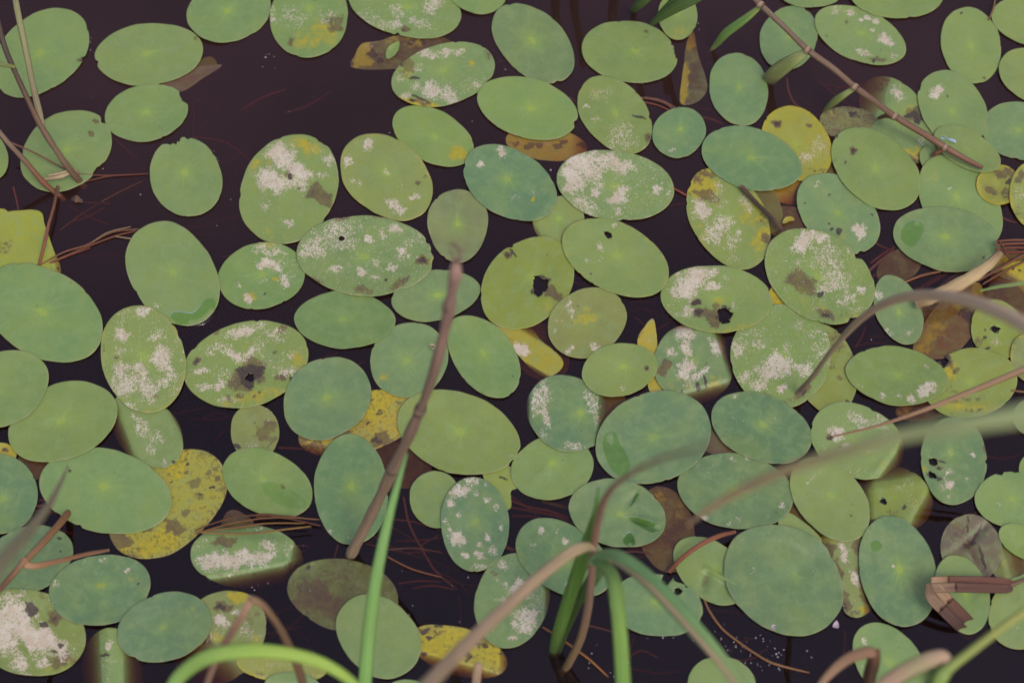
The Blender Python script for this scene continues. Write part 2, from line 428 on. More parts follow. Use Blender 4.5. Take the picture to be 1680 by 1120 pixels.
def build_pads():
    order = sorted(range(len(PADS)), key=lambda i: PADS[i]['lv'])
    done = []
    for idx in order:
        p = PADS[idx]
        rng = np.random.default_rng(1000 + int(p['cx'] * 7 + p['cy'] * 13) % 9000)
        c, rel = outline(p, rng)
        vc = np.array(p['vc'], float) if p['vc'] else c + rng.normal(0, 0.03, 2) * min(p['a'], p['b'])
        rad = (np.arange(1, R + 1) / R) ** 0.85
        rad[-2] = 0.982
        P2 = [vc[None, :]]
        P2 += [vc + rr * (c + rel - vc) for rr in rad]
        P2 = np.vstack(P2)
        rv = np.r_[0, np.repeat(rad, S)]
        th = np.linspace(0, 2 * math.pi, S, endpoint=False)
        d0 = c + rel - vc
        d0 = d0 / np.hypot(d0[:, 0], d0[:, 1])[:, None]
        pol = np.zeros((len(P2), 3)); pol[1:, :2] = np.tile(d0, (R, 1)) * rv[1:, None]
        # height: floats on the water, rides over the pads already laid, droops where told to
        lvl = p['lv']
        z0 = p['z'] if p['z'] is not None else (0.0016 if lvl > 0 else -0.0030)
        ph = np.arctan2(P2[:, 1] - c[1], P2[:, 0] - c[0])
        q = rv
        z = np.full(len(P2), z0)
        z += p['wav'] * 0.00030 * q ** 2 * np.sin(2 * ph + rng.uniform(0, 6.28)) + p['wav'] * 0.00022 * q ** 3 * np.sin(3 * ph + rng.uniform(0, 6.28))
        z += 0.0006 * (q - 0.5) * (lvl > 0)
        for o in done:
            dd = np.hypot(*(o['c'] - c))
            if dd > o['rmax'] + np.hypot(rel[:, 0], rel[:, 1]).max() * 1.2: continue
            if o['deep']: continue
            z += 0.0013 * (1 - sm(0.8, 1.65, qnorm((o['c'], o['rel']), P2)))
        for (dd, s0, dep) in p['dip']:
            u = np.array([math.cos(math.radians(dd)), math.sin(math.radians(dd))])
            s = (P2 - c) @ u / np.max(rel @ u)
            z -= dep * 0.001 * 0.80 * np.clip((s - s0 + .06) / (1.06 - s0), 0, 1.5) ** 1.35
        for (x1, y1, x2, y2, wd_, hh) in p['ridge']:
            a_, b_ = np.array([x1, y1], float), np.array([x2, y2], float)
            t = np.clip(((P2 - a_) @ (b_ - a_)) / np.sum((b_ - a_) ** 2), 0, 1)
            dist = np.linalg.norm(P2 - (a_ + t[:, None] * (b_ - a_)), axis=1)
            z += hh * 0.001 * np.exp(-(dist / wd_) ** 2) * np.sin(np.pi * np.clip(t * 0.85 + 0.12, 0, 1)) ** 0.6
        V = at(P2[:, 0], P2[:, 1], z)
        # holes
        keep = np.ones(len(P2), bool)
        hk = []
        for hl in p['holes']:
            x, yv, rx = hl[:3]; ry = hl[3] if len(hl) > 3 else rx
            t = math.radians(hl[4]) if len(hl) > 4 else 0
            dx, dy = P2[:, 0] - x, P2[:, 1] - yv
            aa = np.arctan2(dy, dx); f0 = rng.uniform(0, 6.28, 3)
            jit = 1 + 0.16 * np.sin(3 * aa + f0[0]) + 0.12 * np.sin(5 * aa + f0[1]) + 0.08 * np.sin(9 * aa + f0[2])
            qq = np.hypot((dx * math.cos(t) + dy * math.sin(t)) / rx, (-dx * math.sin(t) + dy * math.cos(t)) / ry) / jit
            keep &= qq > 1.0
            hk.append((x, yv, rx * 1.25 + 1.5, ry * 1.25 + 1.5, math.degrees(t), 0.75))
        F = []
        for j in range(S):
            F.append((0, 1 + (j + 1) % S, 1 + j))
        for i in range(R - 1):
            A, B = 1 + i * S, 1 + (i + 1) * S
            for j in range(S):
                F.append((A + j, A + (j + 1) % S, B + (j + 1) % S, B + j))
        if hk:
            F = [f for f in F if all(keep[v] for v in f)]
        marks = np.zeros((len(P2), 4))
        edge = sm(0.80, 1.0, rv)
        marks[:, 0] = np.maximum(blobs(p['w'], P2, 1.9), 1.0 * p['wd'])
        marks[:, 1] = np.clip(np.maximum(blobs(p['n'], P2), p['bd']) + 0.10 * edge * (p['bd'] > 0), 0, 1)
        marks[:, 2] = np.maximum(blobs(p['y'], P2, 1.7), np.maximum(p['yd'], 0.30 * edge * (p['yd'] > 0) + p['yd']))
        marks[:, 3] = blobs(list(p['k']) + hk, P2)
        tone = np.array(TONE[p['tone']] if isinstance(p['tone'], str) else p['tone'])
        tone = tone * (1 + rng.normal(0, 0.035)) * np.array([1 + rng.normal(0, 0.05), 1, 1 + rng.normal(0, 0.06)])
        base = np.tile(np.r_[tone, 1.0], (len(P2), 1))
        par = np.tile([rng.uniform(0, 9), p['speck'], p['veins']], (len(P2), 1))
        mats = [M_UNDER, M_LEAF] if p['under'] else [M_LEAF, M_UNDER]
        ob = mesh_obj(p['name'], V, F, mats, origin=at(c[0], c[1], 0.0),
                      attrs=dict(base=('FLOAT_COLOR', base), par=('FLOAT_VECTOR', par), marks=('FLOAT_COLOR', marks), pol=('FLOAT_VECTOR', pol)))
        so = ob.modifiers.new('thickness', 'SOLIDIFY')
        so.thickness = 0.0006; so.offset = -1; so.material_offset = 1; so.material_offset_rim = 0 if not p['under'] else 1
        tag(ob, p['label'], p['cat'], 'lily pads floating on the dark pond' if p['cat'] == 'lily pad' else None)
        done.append(dict(c=c, rel=rel, rmax=np.hypot(rel[:, 0], rel[:, 1]).max(), lv=lvl, deep=z0 < 0.0008))
# ------------------------------------------------------------------ the pads, from the top edge of the frame down
# top left
PAD(67,86,90,60,-39,'g',"smooth green pad behind the crossed reed stems, one dark bite on its rim",n=[(132,98,7,4)],k=[(133,99,5,3,0,.6)],bites=[(8,3,.05)])
PAD(244,89,88,51,-6,'g',"wide clean green pad just above a red-backed curled leaf",n=[(320,63,4,4)],bites=[(172,4,.05)],vc=(241,88),veins=1.1)
PAD(240,185,69,46,-12,'g',"small green pad touching the underside of the wide clean pad, notched at its upper rim",bites=[(-22,9,.09)],vc=(240,184),veins=1.3)
PAD(108,247,81,60,-33,'g',"green pad that the dry reed stems and tan fibres lie across",n=[(150,219,5,6),(158,199,6,4)],vc=(110,245),bites=[(-40,5,.05),(30,14,.06)],jag=.004)
PAD(305,290,67,58,68,'g',"blue green pad with a ragged bite out of its top rim, alone in open water",vc=(303,282),bites=[(-110,15,.13),(-88,4,.05)],veins=1.4,hue=.1)
PAD(-25,253,45,36,60,'G',"sliver of green pad cut by the side edge below the crossed reeds")
PAD(376,18,70,50,-14,'g',"green pad at the top edge beside a spotted crusty pad",vc=(373,18),veins=1.5)
PAD(507,26,70,63,105,'G',"mottled green pad at the top edge with a brown blotch near its rim",wd=.18,w=[(480,28,24,18,0,.55),(536,28,16,12,0,.5),(447,26,8,14,0,.6)],n=[(550,38,20,16,-30,.62),(477,70,5,8),(555,46,7,6)],y=[(520,60,40,25,0,.5)],k=[(478,70,4,6,0,.5),(558,47,4,4,0,.5)],speck=.3,vc=(507,12))
PAD(664,10,95,49,14,'g',"large green pad at the top edge dotted with white crust",wd=.24,w=[(710,8,16,14,0,.75),(650,20,12,14,0,.62),(650,40,10,7,0,.85),(690,38,30,8,15,.6),(620,38,26,12,10,.55),(598,25,14,10,0,.5)],n=[(664,48,8,6)],k=[(662,50,5,4,0,.5)],bites=[(104,6,.08)],speck=.4)
PAD(783,-18,50,40,15,'g',"small green pad mostly beyond the top edge, between two larger pads")
PAD(650,85,80,28,-8,'n',"rotting yellow and grey leaf drowned beside a tiny green fragment",lv=0.5,poly=[(574,108),(580,92),(592,72),(622,67),(655,58),(694,55),(740,66),(735,90),(690,110),(640,113),(600,114)],
    y=[(595,82,16,14),(592,100,18,10,0,.9),(650,62,34,8,-5,.55),(680,70,24,12,0,.5)],w=[(607,75,14,8,-30,.5),(640,90,22,10,0,.35)],k=[(612,88,10,8,0,.8),(624,100,8,6,0,.7),(676,66,12,12,0,.55),(695,68,6,8,0,.7),(577,106,5,4,0,.8)],z=-.0008,wav=.5,dip=[(20,.5,5.4)],veins=0)
PAD(728,122,86,50,-15,'g',"crusty pad with white flakes and brown torn streaks beside the drowned yellow leaf",wd=.22,lv=2,
    w=[(703,89,20,7,10,.85),(731,86,8,9,60,.85),(752,86,12,5,-15,.75),(707,149,18,13,-50,.9),(683,142,9,8,0,.7),(740,158,14,16,-20,.85),(736,147,8,7,0,.6),(782,139,9,6,0,.7),(666,157,8,6,0,.7),(685,112,7,12,40,.55),(770,140,26,12,-20,.45),(656,128,8,8,0,.6)],
    n=[(670,105,12,14),(660,122,10,10,0,.55),(690,168,26,6,15,.6),(800,90,10,14,0,.45)],k=[(679,128,11,3,0,.9),(692,163,20,2.5,25,.95),(676,165,7,3,0,.8),(658,105,3,7,0,.7)],y=[(685,168,34,8,12,.7),(664,115,18,18,0,.4),(774,104,6,5,0,.8)],bites=[(8,4,.04),(-70,3,.04)],vc=(727,115),speck=.5)
PAD(710,223,71,43,28,'G',"plain bright green pad with one yellow patch on its lower end",y=[(752,253,18,12,10,.75)],vc=(714,224))
PAD(474,310,94,77,-58,'G',"large pad with pale pink crust, a brown rotten patch and a dark centre spot",wd=.20,
    w=[(465,255,22,20,30,1),(443,297,24,18,35,.98),(490,282,14,22,-60,.95),(482,300,22,10,20,.85),(541,262,13,9,0,.75),(528,288,10,5,0,.7),(475,365,9,7,0,.8),(434,340,9,7,0,.6),(520,250,14,16,0,.4),(440,330,40,16,-40,.3)],
    n=[(527,320,25,15,30,1),(477,284,9,12,0,.8),(490,309,6,5,0,.6)],k=[(475,290,5,7,0,.7),(492,309,4,4,0,.6),(540,318,10,10,0,.35)],y=[(500,240,30,14,20,.6),(430,265,26,14,-40,.5),(450,385,30,10,10,.4)],speck=.5,vc=(478,287),bites=[(-55,6,.03)])
PAD(634,290,85,61,38,'G',"green pad sprinkled with small white scabs along both ends",wd=.12,
    w=[(604,237,8,12,-20,.85),(570,264,8,9,0,.85),(646,336,13,8,30,.9),(655,345,10,8,0,.8),(680,323,12,5,0,.75),(588,236,7,4,0,.5),(635,282,7,5,0,.6),(590,300,5,6,0,.6),(577,296,5,6,0,.65),(655,300,8,9,0,.4)],
    n=[(685,300,5,4),(697,290,3,3)],yd=.05,speck=.4,vc=(633,284))
PAD(836,300,84,54,29,'B',"blue green pad with two raised pink scabs near its upper rim",w=[(823,249,6,10,-20,1),(789,270,6,5,0,1),(843,325,8,10,0,.45),(876,316,8,5,0,.5)],y=[(874,327,4,4,0,.9)],speck=.6,vc=(832,293),lv=2,bites=[(-160,4,.03),(30,5,.03)])
PAD(751,370,60,50,88,'p',"pinkish rimmed green pad that the frayed reed tip points at",vc=(751,367),egg=-.1,veins=1.8,sup=1.92)
PAD(875,71,79,51,44,'b',"blue green pad under the top edge with soft radiating veins",vc=(873,66),veins=1.6,bites=[(58,4,.03),(-120,5,.04)],n=[(937,104,3,5,0,.5)])
PAD(866,177,84,49,16,'G',"plain bright green pad overlapping a yellow sunken leaf",lv=2,vc=(871,178),veins=1.4,bites=[(17,5,.05)])
PAD(1033,85,80,50,9,'G',"clean bright green pad with a chewed notch in its narrow end",vc=(1042,83),veins=1.1,bites=[(1,7,.07),(-10,3,.04)],n=[(1060,52,4,3)])
PAD(1112,25,40,32,88,'G',"small yellow green pad behind green reed blades at the top edge",y=[(1112,52,30,16,0,.35)],speck=.3)
PAD(1135,112,20,56,0,'n',"narrow yellow and brown folded leaf sinking beside a green pad",lv=0.5,poly=[(1116,169),(1120,120),(1128,66),(1138,52),(1146,92),(1159,132),(1158,152),(1142,168)],y=[(1122,140,7,34,4,1),(1132,65,8,18,10,.9)],k=[(1146,130,8,30,-15,.35)],z=-.0005,wav=.3,dip=[(-80,.4,4.1)],veins=0)
PAD(1009,188,74,50,49,'G',"green pad with faint crust and a thin crack cut in from its rim",wd=.16,w=[(985,155,20,11,-15,.5),(1018,225,24,26,40,.58),(963,174,7,4,0,.6),(978,195,9,6,0,.5),(1032,235,18,14,0,.5)],n=[(1063,226,6,8)],k=[(1049,192,14,2.2,10,.95),(1063,226,4,5,0,.5)],y=[(970,150,22,14,0,.3)],speck=.4,bites=[(4,3,.07)],vc=(1010,185))
PAD(1114,217,45,40,-28,'b',"smallest round blue green pad, with one white fleck near its base",w=[(1102,246,6,3,-20,.8)],vc=(1117,211),veins=1.5)
PAD(1212,146,60,48,77,'b',"blue green oval pad beside the sunken yellow folded leaf",vc=(1213,143),speck=.3)
PAD(1232,260,86,50,16,'b',"broad smooth blue green pad lying over a yellow pad and a crusty one",lv=3,vc=(1233,259),w=[(1178,236,10,5,-20,.3)],sup=1.9)
PAD(896,236,68,27,7,'Y',"yellow brown sunken leaf showing below a bright green pad",lv=0,n=[(868,240,9,6),(885,238,8,5),(916,240,9,5),(925,233,8,4),(845,236,12,5,15,.6),(958,238,10,6,0,.8)],w=[(897,236,9,4,0,.6)],k=[(952,236,14,4,0,.4)],z=-.001,dip=[(0,.6,5.4)],veins=0,bd=.26)
PAD(1009,304,97,57,8,'g',"pad with thick white crust over one half and pink scabs",wd=.36,lv=2,
    w=[(955,272,34,18,25,1),(942,290,24,16,60,1),(1000,266,40,14,15,.9),(935,310,12,8,0,.95),(984,303,10,8,0,.7),(1018,318,12,12,40,.95),(1013,328,18,6,-5,1),(976,316,8,8,0,.9),(1077,311,8,8,0,.9),(1097,316,5,5,0,.7),(960,338,26,12,25,.75),(1015,346,7,7,0,.8),(1060,290,24,14,0,.35),(956,328,10,8,0,.7)],
    k=[(957,292,6,4,0,.4)],bites=[(74,5,.04)],speck=.6)
PAD(917,362,43,40,-20,'G',"small yellow green pad tucked behind two crusty pads",vc=(917,357),veins=1.8,dip=[(150,.7,4.1)])
PAD(1195,358,90,60,60,'G',"long crusty pad with yellow and brown top end under a dark twig",lv=1,wd=.20,
    w=[(1150,345,14,16,0,.95),(1177,375,20,24,40,.78),(1200,395,14,18,0,.6),(1178,330,16,14,0,.5),(1180,305,8,12,0,.6),(1225,335,8,18,-30,.65),(1240,400,22,12,40,.3),(1212,381,5,5,0,.8),(1205,425,14,10,0,.4)],
    n=[(1160,322,24,12,20,.85),(1145,295,14,10,30,.6),(1160,285,20,8,10,.7),(1256,392,9,10,0,.9),(1252,360,10,16,-30,.5)],y=[(1150,300,30,30,0,.85),(1240,350,22,34,-35,.55),(1150,390,24,34,0,.35),(1250,390,16,24,0,.6)],k=[(1157,324,12,6,0,.35),(1133,319,4,4,0,.6)],speck=.4)
PAD(1250,340,46,30,60,'o',"dull olive leaf half hidden under the broad smooth blue green pad",lv=0,z=-.0012,bd=.25,veins=0)
PAD(1307,236,66,53,52,L(156,156,54),"yellow pad with a black ringed spot and faint crust",lv=1,bd=.15,wd=.15,w=[(1346,240,16,22,30,.55),(1325,258,16,10,-30,.6),(1300,270,10,6,0,.4)],n=[(1275,203,9,7),(1328,206,7,4,0,.7),(1340,278,16,6,0,.5)],k=[(1275,203,6,4,0,.9),(1290,184,8,4,0,.3)],yd=.30,speck=.3)
PAD(1292,304,36,30,30,'Y',"orange yellow leaf end drowned under the broad blue green pad",lv=0,bd=.30,y=[(1285,305,20,16,0,1)],z=-.0015,dip=[(60,.2,6.8)],veins=0)
PAD(1345,280,36,26,60,'o',"dull green leaf strip sunken between a yellow pad and a big green one",lv=0,z=-.002,veins=0)
PAD(1437,277,84,55,40,'G',"big green pad with small black holes, next to the reed stalk",lv=3,vc=(1437,277),k=[(1399,247,4,5,30,1),(1387,266,3,3,0,.9),(1373,224,3,4,0,.7),(1370,262,2,6,0,.5)],n=[(1399,247,7,8)],w=[(1436,316,7,7,0,.2)],y=[(1440,330,40,14,20,.3)])
PAD(1375,350,79,54,43,'b',"blue green pad with a round pink scab and pinprick black holes",lv=2,vc=(1374,349),w=[(1411,378,11,12,0,1),(1341,301,7,6,0,.6)],k=[(1361,320,3,2,0,1),(1321,333,2,2,0,1),(1376,379,5,7,-30,1),(1365,376,4,3,0,1),(1360,367,2,2,0,1),(1431,353,3,2,0,1),(1358,388,2,2,0,1)],y=[(1378,390,12,10,0,.35)],bites=[(60,4,.04)])
PAD(1294,62,54,46,-62,'b',"blue green pad crossed by the diagonal reed stalk near the top edge",y=[(1300,50,24,30,0,.2)],vc=(1296,58),speck=.3)
PAD(1330,-15,54,27,0,'g',"green pad edge peeking in at the top edge above the reed-crossed pad")
PAD(1411,57,79,43,23,'g',"green pad with scattered white scabs under the top edge, pointed end",wd=.10,w=[(1453,65,12,8,35,1),(1460,72,6,6,0,.9),(1423,30,6,4,20,.95),(1437,36,5,5,0,.95),(1396,22,8,6,0,.8),(1412,33,4,3,0,.9),(1370,15,12,8,60,.6),(1417,86,12,7,20,.75),(1465,92,7,7,0,.6),(1432,50,4,3,0,.8)],n=[(1388,36,4,4,0,.7),(1440,98,22,5,8,.6),(1356,60,5,5,0,.5)],k=[(1434,100,3,5,0,.9)],speck=.5,vc=(1413,54),sup=1.9)
PAD(1469,-13,78,43,4,'G',"wide green pad cut by the top edge, above the pad with pointed end",bites=[(60,5,.03)],w=[(1438,10,8,5,0,.25)])
PAD(1593,74,63,48,75,'G',"clean yellow green oval pad with a tiny dark speck near its tip",vc=(1593,76),k=[(1577,22,3,2,0,1)],n=[(1615,128,3,3)],sup=2.1)
PAD(1692,36,66,38,14,'G',"bright green pad cut by the side edge near the top corner",y=[(1660,60,30,10,20,.3)])
PAD(1701,125,65,43,20,'G',"green pad cut by the side edge below the top corner pad")
PAD(1563,178,68,51,58,'g',"light green pad with one white splash near its top",w=[(1537,151,10,11,-40,.95),(1540,146,6,8,0,.8)],vc=(1563,183),k=[(1554,158,2,2,0,.9)],lv=2,bites=[(-148,5,.04)])
PAD(1672,214,62,47,10,'b',"plain blue green pad at the side edge beside the white splashed pad",n=[(1662,262,12,3,0,.4)],bites=[(98,9,.04)])
PAD(1473,196,82,49,54,'g',"half sunken pad with a black rot hole, pressed down by the reed stalk",lv=1,wd=.12,w=[(1473,153,9,14,-30,.75),(1513,228,8,10,0,.6),(1462,148,8,8,0,.4)],n=[(1500,190,20,14,20,.7),(1510,178,10,8),(1448,140,16,14,0,.5),(1500,258,24,10,0,.5)],k=[(1503,190,12,7,20,1),(1507,196,7,8,0,1),(1488,190,8,4,0,.8)],y=[(1500,252,22,12,0,.6),(1490,180,16,14,0,.4)],dip=[(-155,.35,12.2),(110,.75,6.8)],speck=.3,ridge=[(1452,172,1530,240,14,-1.6)])
PAD(1400,205,52,26,20,L(118,106,78),"brown rotting leaf with torn purple patches under the reed stalk",lv=0.5,poly=[(1346,202),(1350,186),(1368,178),(1392,174),(1425,184),(1446,205),(1470,236),(1446,244),(1400,226),(1362,222)],bd=.42,y=[(1372,190,16,10,0,.4)],k=[(1400,188,12,6,15,.6),(1358,204,10,10,0,.4),(1425,200,14,8,30,.3)],z=.0002,veins=.1)
PAD(1586,244,60,30,28,L(130,148,84),"yellow green pad whose upper rim carries a small dark puddle",lv=4,veins=.4)
PAD(1560,276,58,30,32,'g',"green pad strip showing just beneath the fallen end of the reed stalk",lv=1,veins=.3)
PAD(1575,332,86,58,52,'g',"large light green pad partly covered by the pad with a leaf-shaped puddle",lv=2,w=[(1558,309,4,3,0,.8),(1587,357,5,4,0,.6)],y=[(1530,290,14,10,0,.3)],vc=(1570,322))
PAD(1554,392,89,52,10,'b',"wide blue green pad with a leaf-shaped puddle, against brown needles",lv=3,vc=(1551,388),veins=1.4,n=[(1615,420,6,6,0,.5)],k=[(1613,422,3,3,0,.8),(1620,395,2,4,0,.6)],y=[(1612,418,14,10,0,.35)],bites=[(2,5,.06)])
PAD(1638,303,36,33,10,L(150,142,52),"small yellow pad with brown rotten blotches near the side edge",lv=2,n=[(1650,285,26,10,0,.7),(1625,312,16,8,35,.6),(1652,318,12,12,0,.6)],k=[(1655,298,6,5,0,.9),(1648,318,10,8,0,.45)],yd=.3,veins=.2)
PAD(1695,322,56,38,80,'y',"crusty yellow pad cut by the side edge beside the brown blotched one",lv=3,wd=.25,n=[(1674,290,10,12,0,.7),(1672,350,14,14,0,.5)],yd=.25,w=[(1672,318,8,12,0,.6)])
PAD(1293,365,44,27,10,'d',"dark drowned leaf with a tiny yellow scrap lying on it",lv=0,bd=.7,z=-.0015,veins=0)
PAD(1344,453,97,70,34,'G',"large crusted pad with a rotten brown area and a wavy notched rim",lv=3,wd=.30,
    w=[(1318,398,16,18,0,.98),(1342,388,22,8,20,.9),(1360,425,40,22,40,.60),(1373,455,24,20,30,.66),(1360,470,24,10,-20,.75),(1412,476,9,6,0,.9),(1390,490,16,12,0,.7),(1340,495,14,14,0,.4),(1310,430,10,10,0,.55),(1400,415,12,8,0,.5),(1300,450,14,12,0,.3),(1405,505,20,12,0,.45)],
    n=[(1318,462,28,22,20,.80),(1355,515,24,8,20,.7),(1385,515,22,9,-10,.45),(1300,445,10,10,0,.4)],k=[(1346,483,8,5,-20,.8),(1355,517,8,4,0,.7),(1330,465,10,8,0,.3)],y=[(1400,520,24,8,-10,.4),(1335,500,30,14,20,.35)],bites=[(-30,8,.10),(52,6,.05),(88,10,.03)],speck=.6,jag=.003)
PAD(1474,508,61,37,66,'b',"small narrow blue green pad under the arching blurred brown stem",lv=2,w=[(1442,483,7,7,0,.85),(1457,545,7,8,0,.6),(1491,544,6,6,0,.6),(1467,466,6,6,0,.35)],vc=(1475,512),veins=1.4,dip=[(-20,.7,2.7)],sup=1.9)
PAD(1555,530,60,50,0,L(124,92,54),"sunken brown leaf with amber edges below the broken tan reed",lv=0,poly=[(1498,572),(1516,530),(1552,484),(1598,462),(1614,474),(1612,520),(1598,548),(1564,582),(1524,588)],y=[(1606,472,12,12,0,.9),(1530,545,30,14,-30,.55),(1515,572,16,8,0,.7),(1570,500,20,8,-40,.45)],k=[(1590,515,16,18,0,.6),(1560,560,24,12,0,.35)],z=-.0010,veins=0,bd=.30)
PAD(1636,541,50,43,72,L(134,148,62),"yellow green pad with two black holes beside the sunken amber-edged leaf",lv=1,k=[(1633,540,7,5,-20,1),(1616,553,4,3,0,1),(1620,571,5,3,0,.8),(1616,541,2,2,0,.8)],w=[(1634,562,8,8,0,.6)],n=[(1604,560,12,20,0,.5)],holes=[(1633,540,6,4)])
PAD(1672,462,50,34,-8,'Y',"yellow pad sinking into brown water beside the red needle bundle",lv=0.6,y=[(1672,442,40,14,0,.9)],bd=.15,k=[(1660,440,4,4,0,.7),(1672,443,4,3,0,.6)],z=.0004,dip=[(130,-.1,16.2)],veins=.1)
PAD(1692,586,42,34,80,'o',"brown yellow pad cut by the side edge, behind the blurred brown stem",lv=2,bd=.25,yd=.2)
PAD(1281,583,86,82,80,'G',"round pad evenly spattered with white crust, the curled stem tip resting on it",lv=2,wd=.30,speck=.6,
    w=[(1280,595,22,18,0,.95),(1262,610,20,14,0,.9),(1320,605,14,12,0,.9),(1295,600,14,8,0,.7),(1242,565,14,8,0,.65),(1310,535,10,8,0,.6),(1210,570,12,14,0,.75),(1245,632,16,10,20,.85),(1283,637,9,7,0,.9),(1222,618,12,10,0,.75),(1290,570,8,12,0,.6),(1356,552,8,12,0,.55),(1240,545,16,10,0,.5),(1350,582,20,22,0,.6),(1335,545,16,10,0,.5),(1218,560,10,30,0,.5)],
    n=[(1318,640,16,10,-40,.85),(1256,648,8,6,0,.6),(1340,610,24,6,-55,.7),(1300,655,30,6,-20,.5)],k=[(1316,641,7,6,0,.9)],bites=[(55,5,.04)],vc=(1285,585))
PAD(1354,604,76,50,74,L(132,144,66),"yellow green pad with a grey ring mark, wedged beside the round spattered pad",lv=1,n=[(1368,562,18,22,30,.55),(1365,600,8,10,0,.5),(1378,620,6,5,0,.8),(1395,590,8,22,0,.4)],k=[(1390,658,4,4,0,.7)])
PAD(1471,616,85,48,8,'G',"green pad with one big white crust patch near its lower rim",lv=3,w=[(1521,638,15,11,-20,1),(1494,655,7,7,0,.95),(1448,649,6,6,0,.75),(1410,632,8,4,20,.5),(1520,601,5,5,0,.5),(1475,650,6,4,0,.7)],vc=(1474,615),speck=.4,sup=1.85)
PAD(1592,628,78,56,-10,L(136,152,72),"large yellow green pad with a rotten ringed hole at its edge",lv=2,n=[(1552,592,16,12,30,1),(1568,608,6,6),(1580,654,60,8,-5,.45),(1562,640,16,10,0,.4)],k=[(1552,592,12,12,0,.7),(1569,608,6,5,0,.5),(1600,672,24,4,0,.5)],holes=[(1549,592,5,7,-20)],y=[(1560,608,10,14,0,.8),(1590,668,60,10,0,.5)])
PAD(1512,672,44,18,-5,'n',"dark sunken leaf with amber corner below the green pad with one crust patch",lv=0,y=[(1482,676,14,12,0,.8)],bd=.5,k=[(1515,672,24,8,0,.5)],veins=0)
PAD(1175,490,92,55,5,'G',"pad with thick white crust and a black hole torn in brown rot",lv=3,wd=.18,
    w=[(1133,462,28,22,-35,1),(1122,480,22,10,10,.95),(1168,469,14,7,0,.95),(1170,447,12,7,-30,.9),(1190,457,6,6,0,.6),(1128,510,10,10,60,.85),(1120,515,20,5,0,.6),(1205,500,6,8,0,.5),(1100,495,14,14,0,.4),(1240,470,20,20,0,.25)],
    n=[(1172,520,22,15,15,1),(1145,512,12,9,-20,1),(1143,496,10,6,0,.9),(1176,504,8,12,0,.7)],k=[(1145,512,9,7,-20,.75),(1143,496,9,5,0,.9),(1190,516,11,13,0,.8),(1165,530,16,10,0,.4)],holes=[(1189,517,9,12,-10)],y=[(1215,540,34,8,-10,.5),(1160,545,40,6,0,.4),(1180,495,14,8,0,.4)],speck=.4,jag=.003)
PAD(1010,422,93,56,26,'G',"yellow green pad with a small ragged slit near its top rim",lv=3,w=[(985,407,6,8,0,.75),(1007,368,6,5,0,.7),(986,424,5,5,0,.6),(965,427,5,4,0,.6)],k=[(997,385,6,4,50,1),(970,450,2,2,0,.9)],holes=[(998,385,3.5,5,-30)],yd=.05,speck=.3,hue=.2,vc=(1013,419))
PAD(865,464,86,66,-44,L(142,148,62),"yellow pad with a black hole near its middle and a slit at its rim",lv=2,holes=[(886,468,11,14,0)],k=[(842,414,12,2.2,60,1),(834,418,7,5,0,.6),(898,418,3,3,0,.5)],n=[(910,482,20,10,35,.85),(834,418,9,6),(898,466,8,10,0,.6)],y=[(895,500,16,14,0,.4)],vc=(872,452),bites=[(-115,2.5,.10)],veins=.7)
PAD(963,529,67,55,-30,'o',"olive pinkish pad with a pale smear, touching the yellow pad with a hole",lv=2,w=[(936,508,6,14,-10,.75),(935,574,6,8,30,.8),(974,569,8,8,-40,.8),(918,525,8,6,0,.4),(910,542,3,3,0,.8)],n=[(948,501,7,4,0,.4)],y=[(962,520,20,14,0,.5)],vc=(963,524),veins=1.0)
PAD(1016,606,63,43,-10,'G',"bright green pad covering a thin yellow leaf, one torn nick near its rim",lv=4,vc=(1024,601),veins=1.6,n=[(1060,604,4,5)],k=[(1062,604,3,3,0,.9)],w=[(1024,636,5,5,0,.6),(979,609,6,4,0,.3)])
PAD(868,573,58,36,38,L(164,152,44),"yellow leaf with a white oval scab under the yellow pad with a hole",bd=.16,lv=0.5,poly=[(806,540),(820,534),(850,532),(872,538),(890,560),(905,572),(922,590),(920,604),(897,620),(872,606),(846,578)],w=[(855,573,13,9,30,1.2)],n=[(838,560,14,6,30,.4)],z=.0006,dip=[(-60,.6,6.8),(120,.75,6.8)],veins=0)
PAD(880,572,62,42,40,'n',"brown leaf drowned below the yellow leaf with a white scab",lv=0,z=-.006,bd=.5,veins=0)
PAD(1068,585,20,58,0,'Y',"thin upright yellow leaf poking out behind the bright green pad",lv=0.5,poly=[(1046,562),(1055,538),(1071,522),(1077,545),(1080,582),(1086,642),(1066,642),(1058,600)],w=[(1064,558,5,8,0,.4)],n=[(1052,548,6,10,30,.4)],z=.0003,veins=0,bd=.05)
PAD(1138,596,66,66,20,'b',"blue green pad with white crust whose lower rim sinks in brown water",lv=1,wd=.12,w=[(1122,545,16,14,30,.95),(1127,570,9,14,0,.95),(1125,605,14,16,-20,.95),(1176,570,9,16,-35,.85),(1100,578,9,8,0,.75),(1145,616,16,6,-30,.85),(1160,604,5,5,0,.8),(1130,630,10,8,0,.6),(1110,600,12,10,0,.4)],n=[(1090,603,12,14)],k=[(1145,635,4,9,0,1),(1157,625,2.5,12,-10,.9),(1118,642,2,6,0,.9),(1158,600,3,6,0,.5)],y=[(1110,635,30,14,0,.4),(1170,628,16,12,0,.5)],dip=[(75,.62,14.9),(-20,.72,13.5),(-100,.85,5.4)],speck=.4,veins=.7)
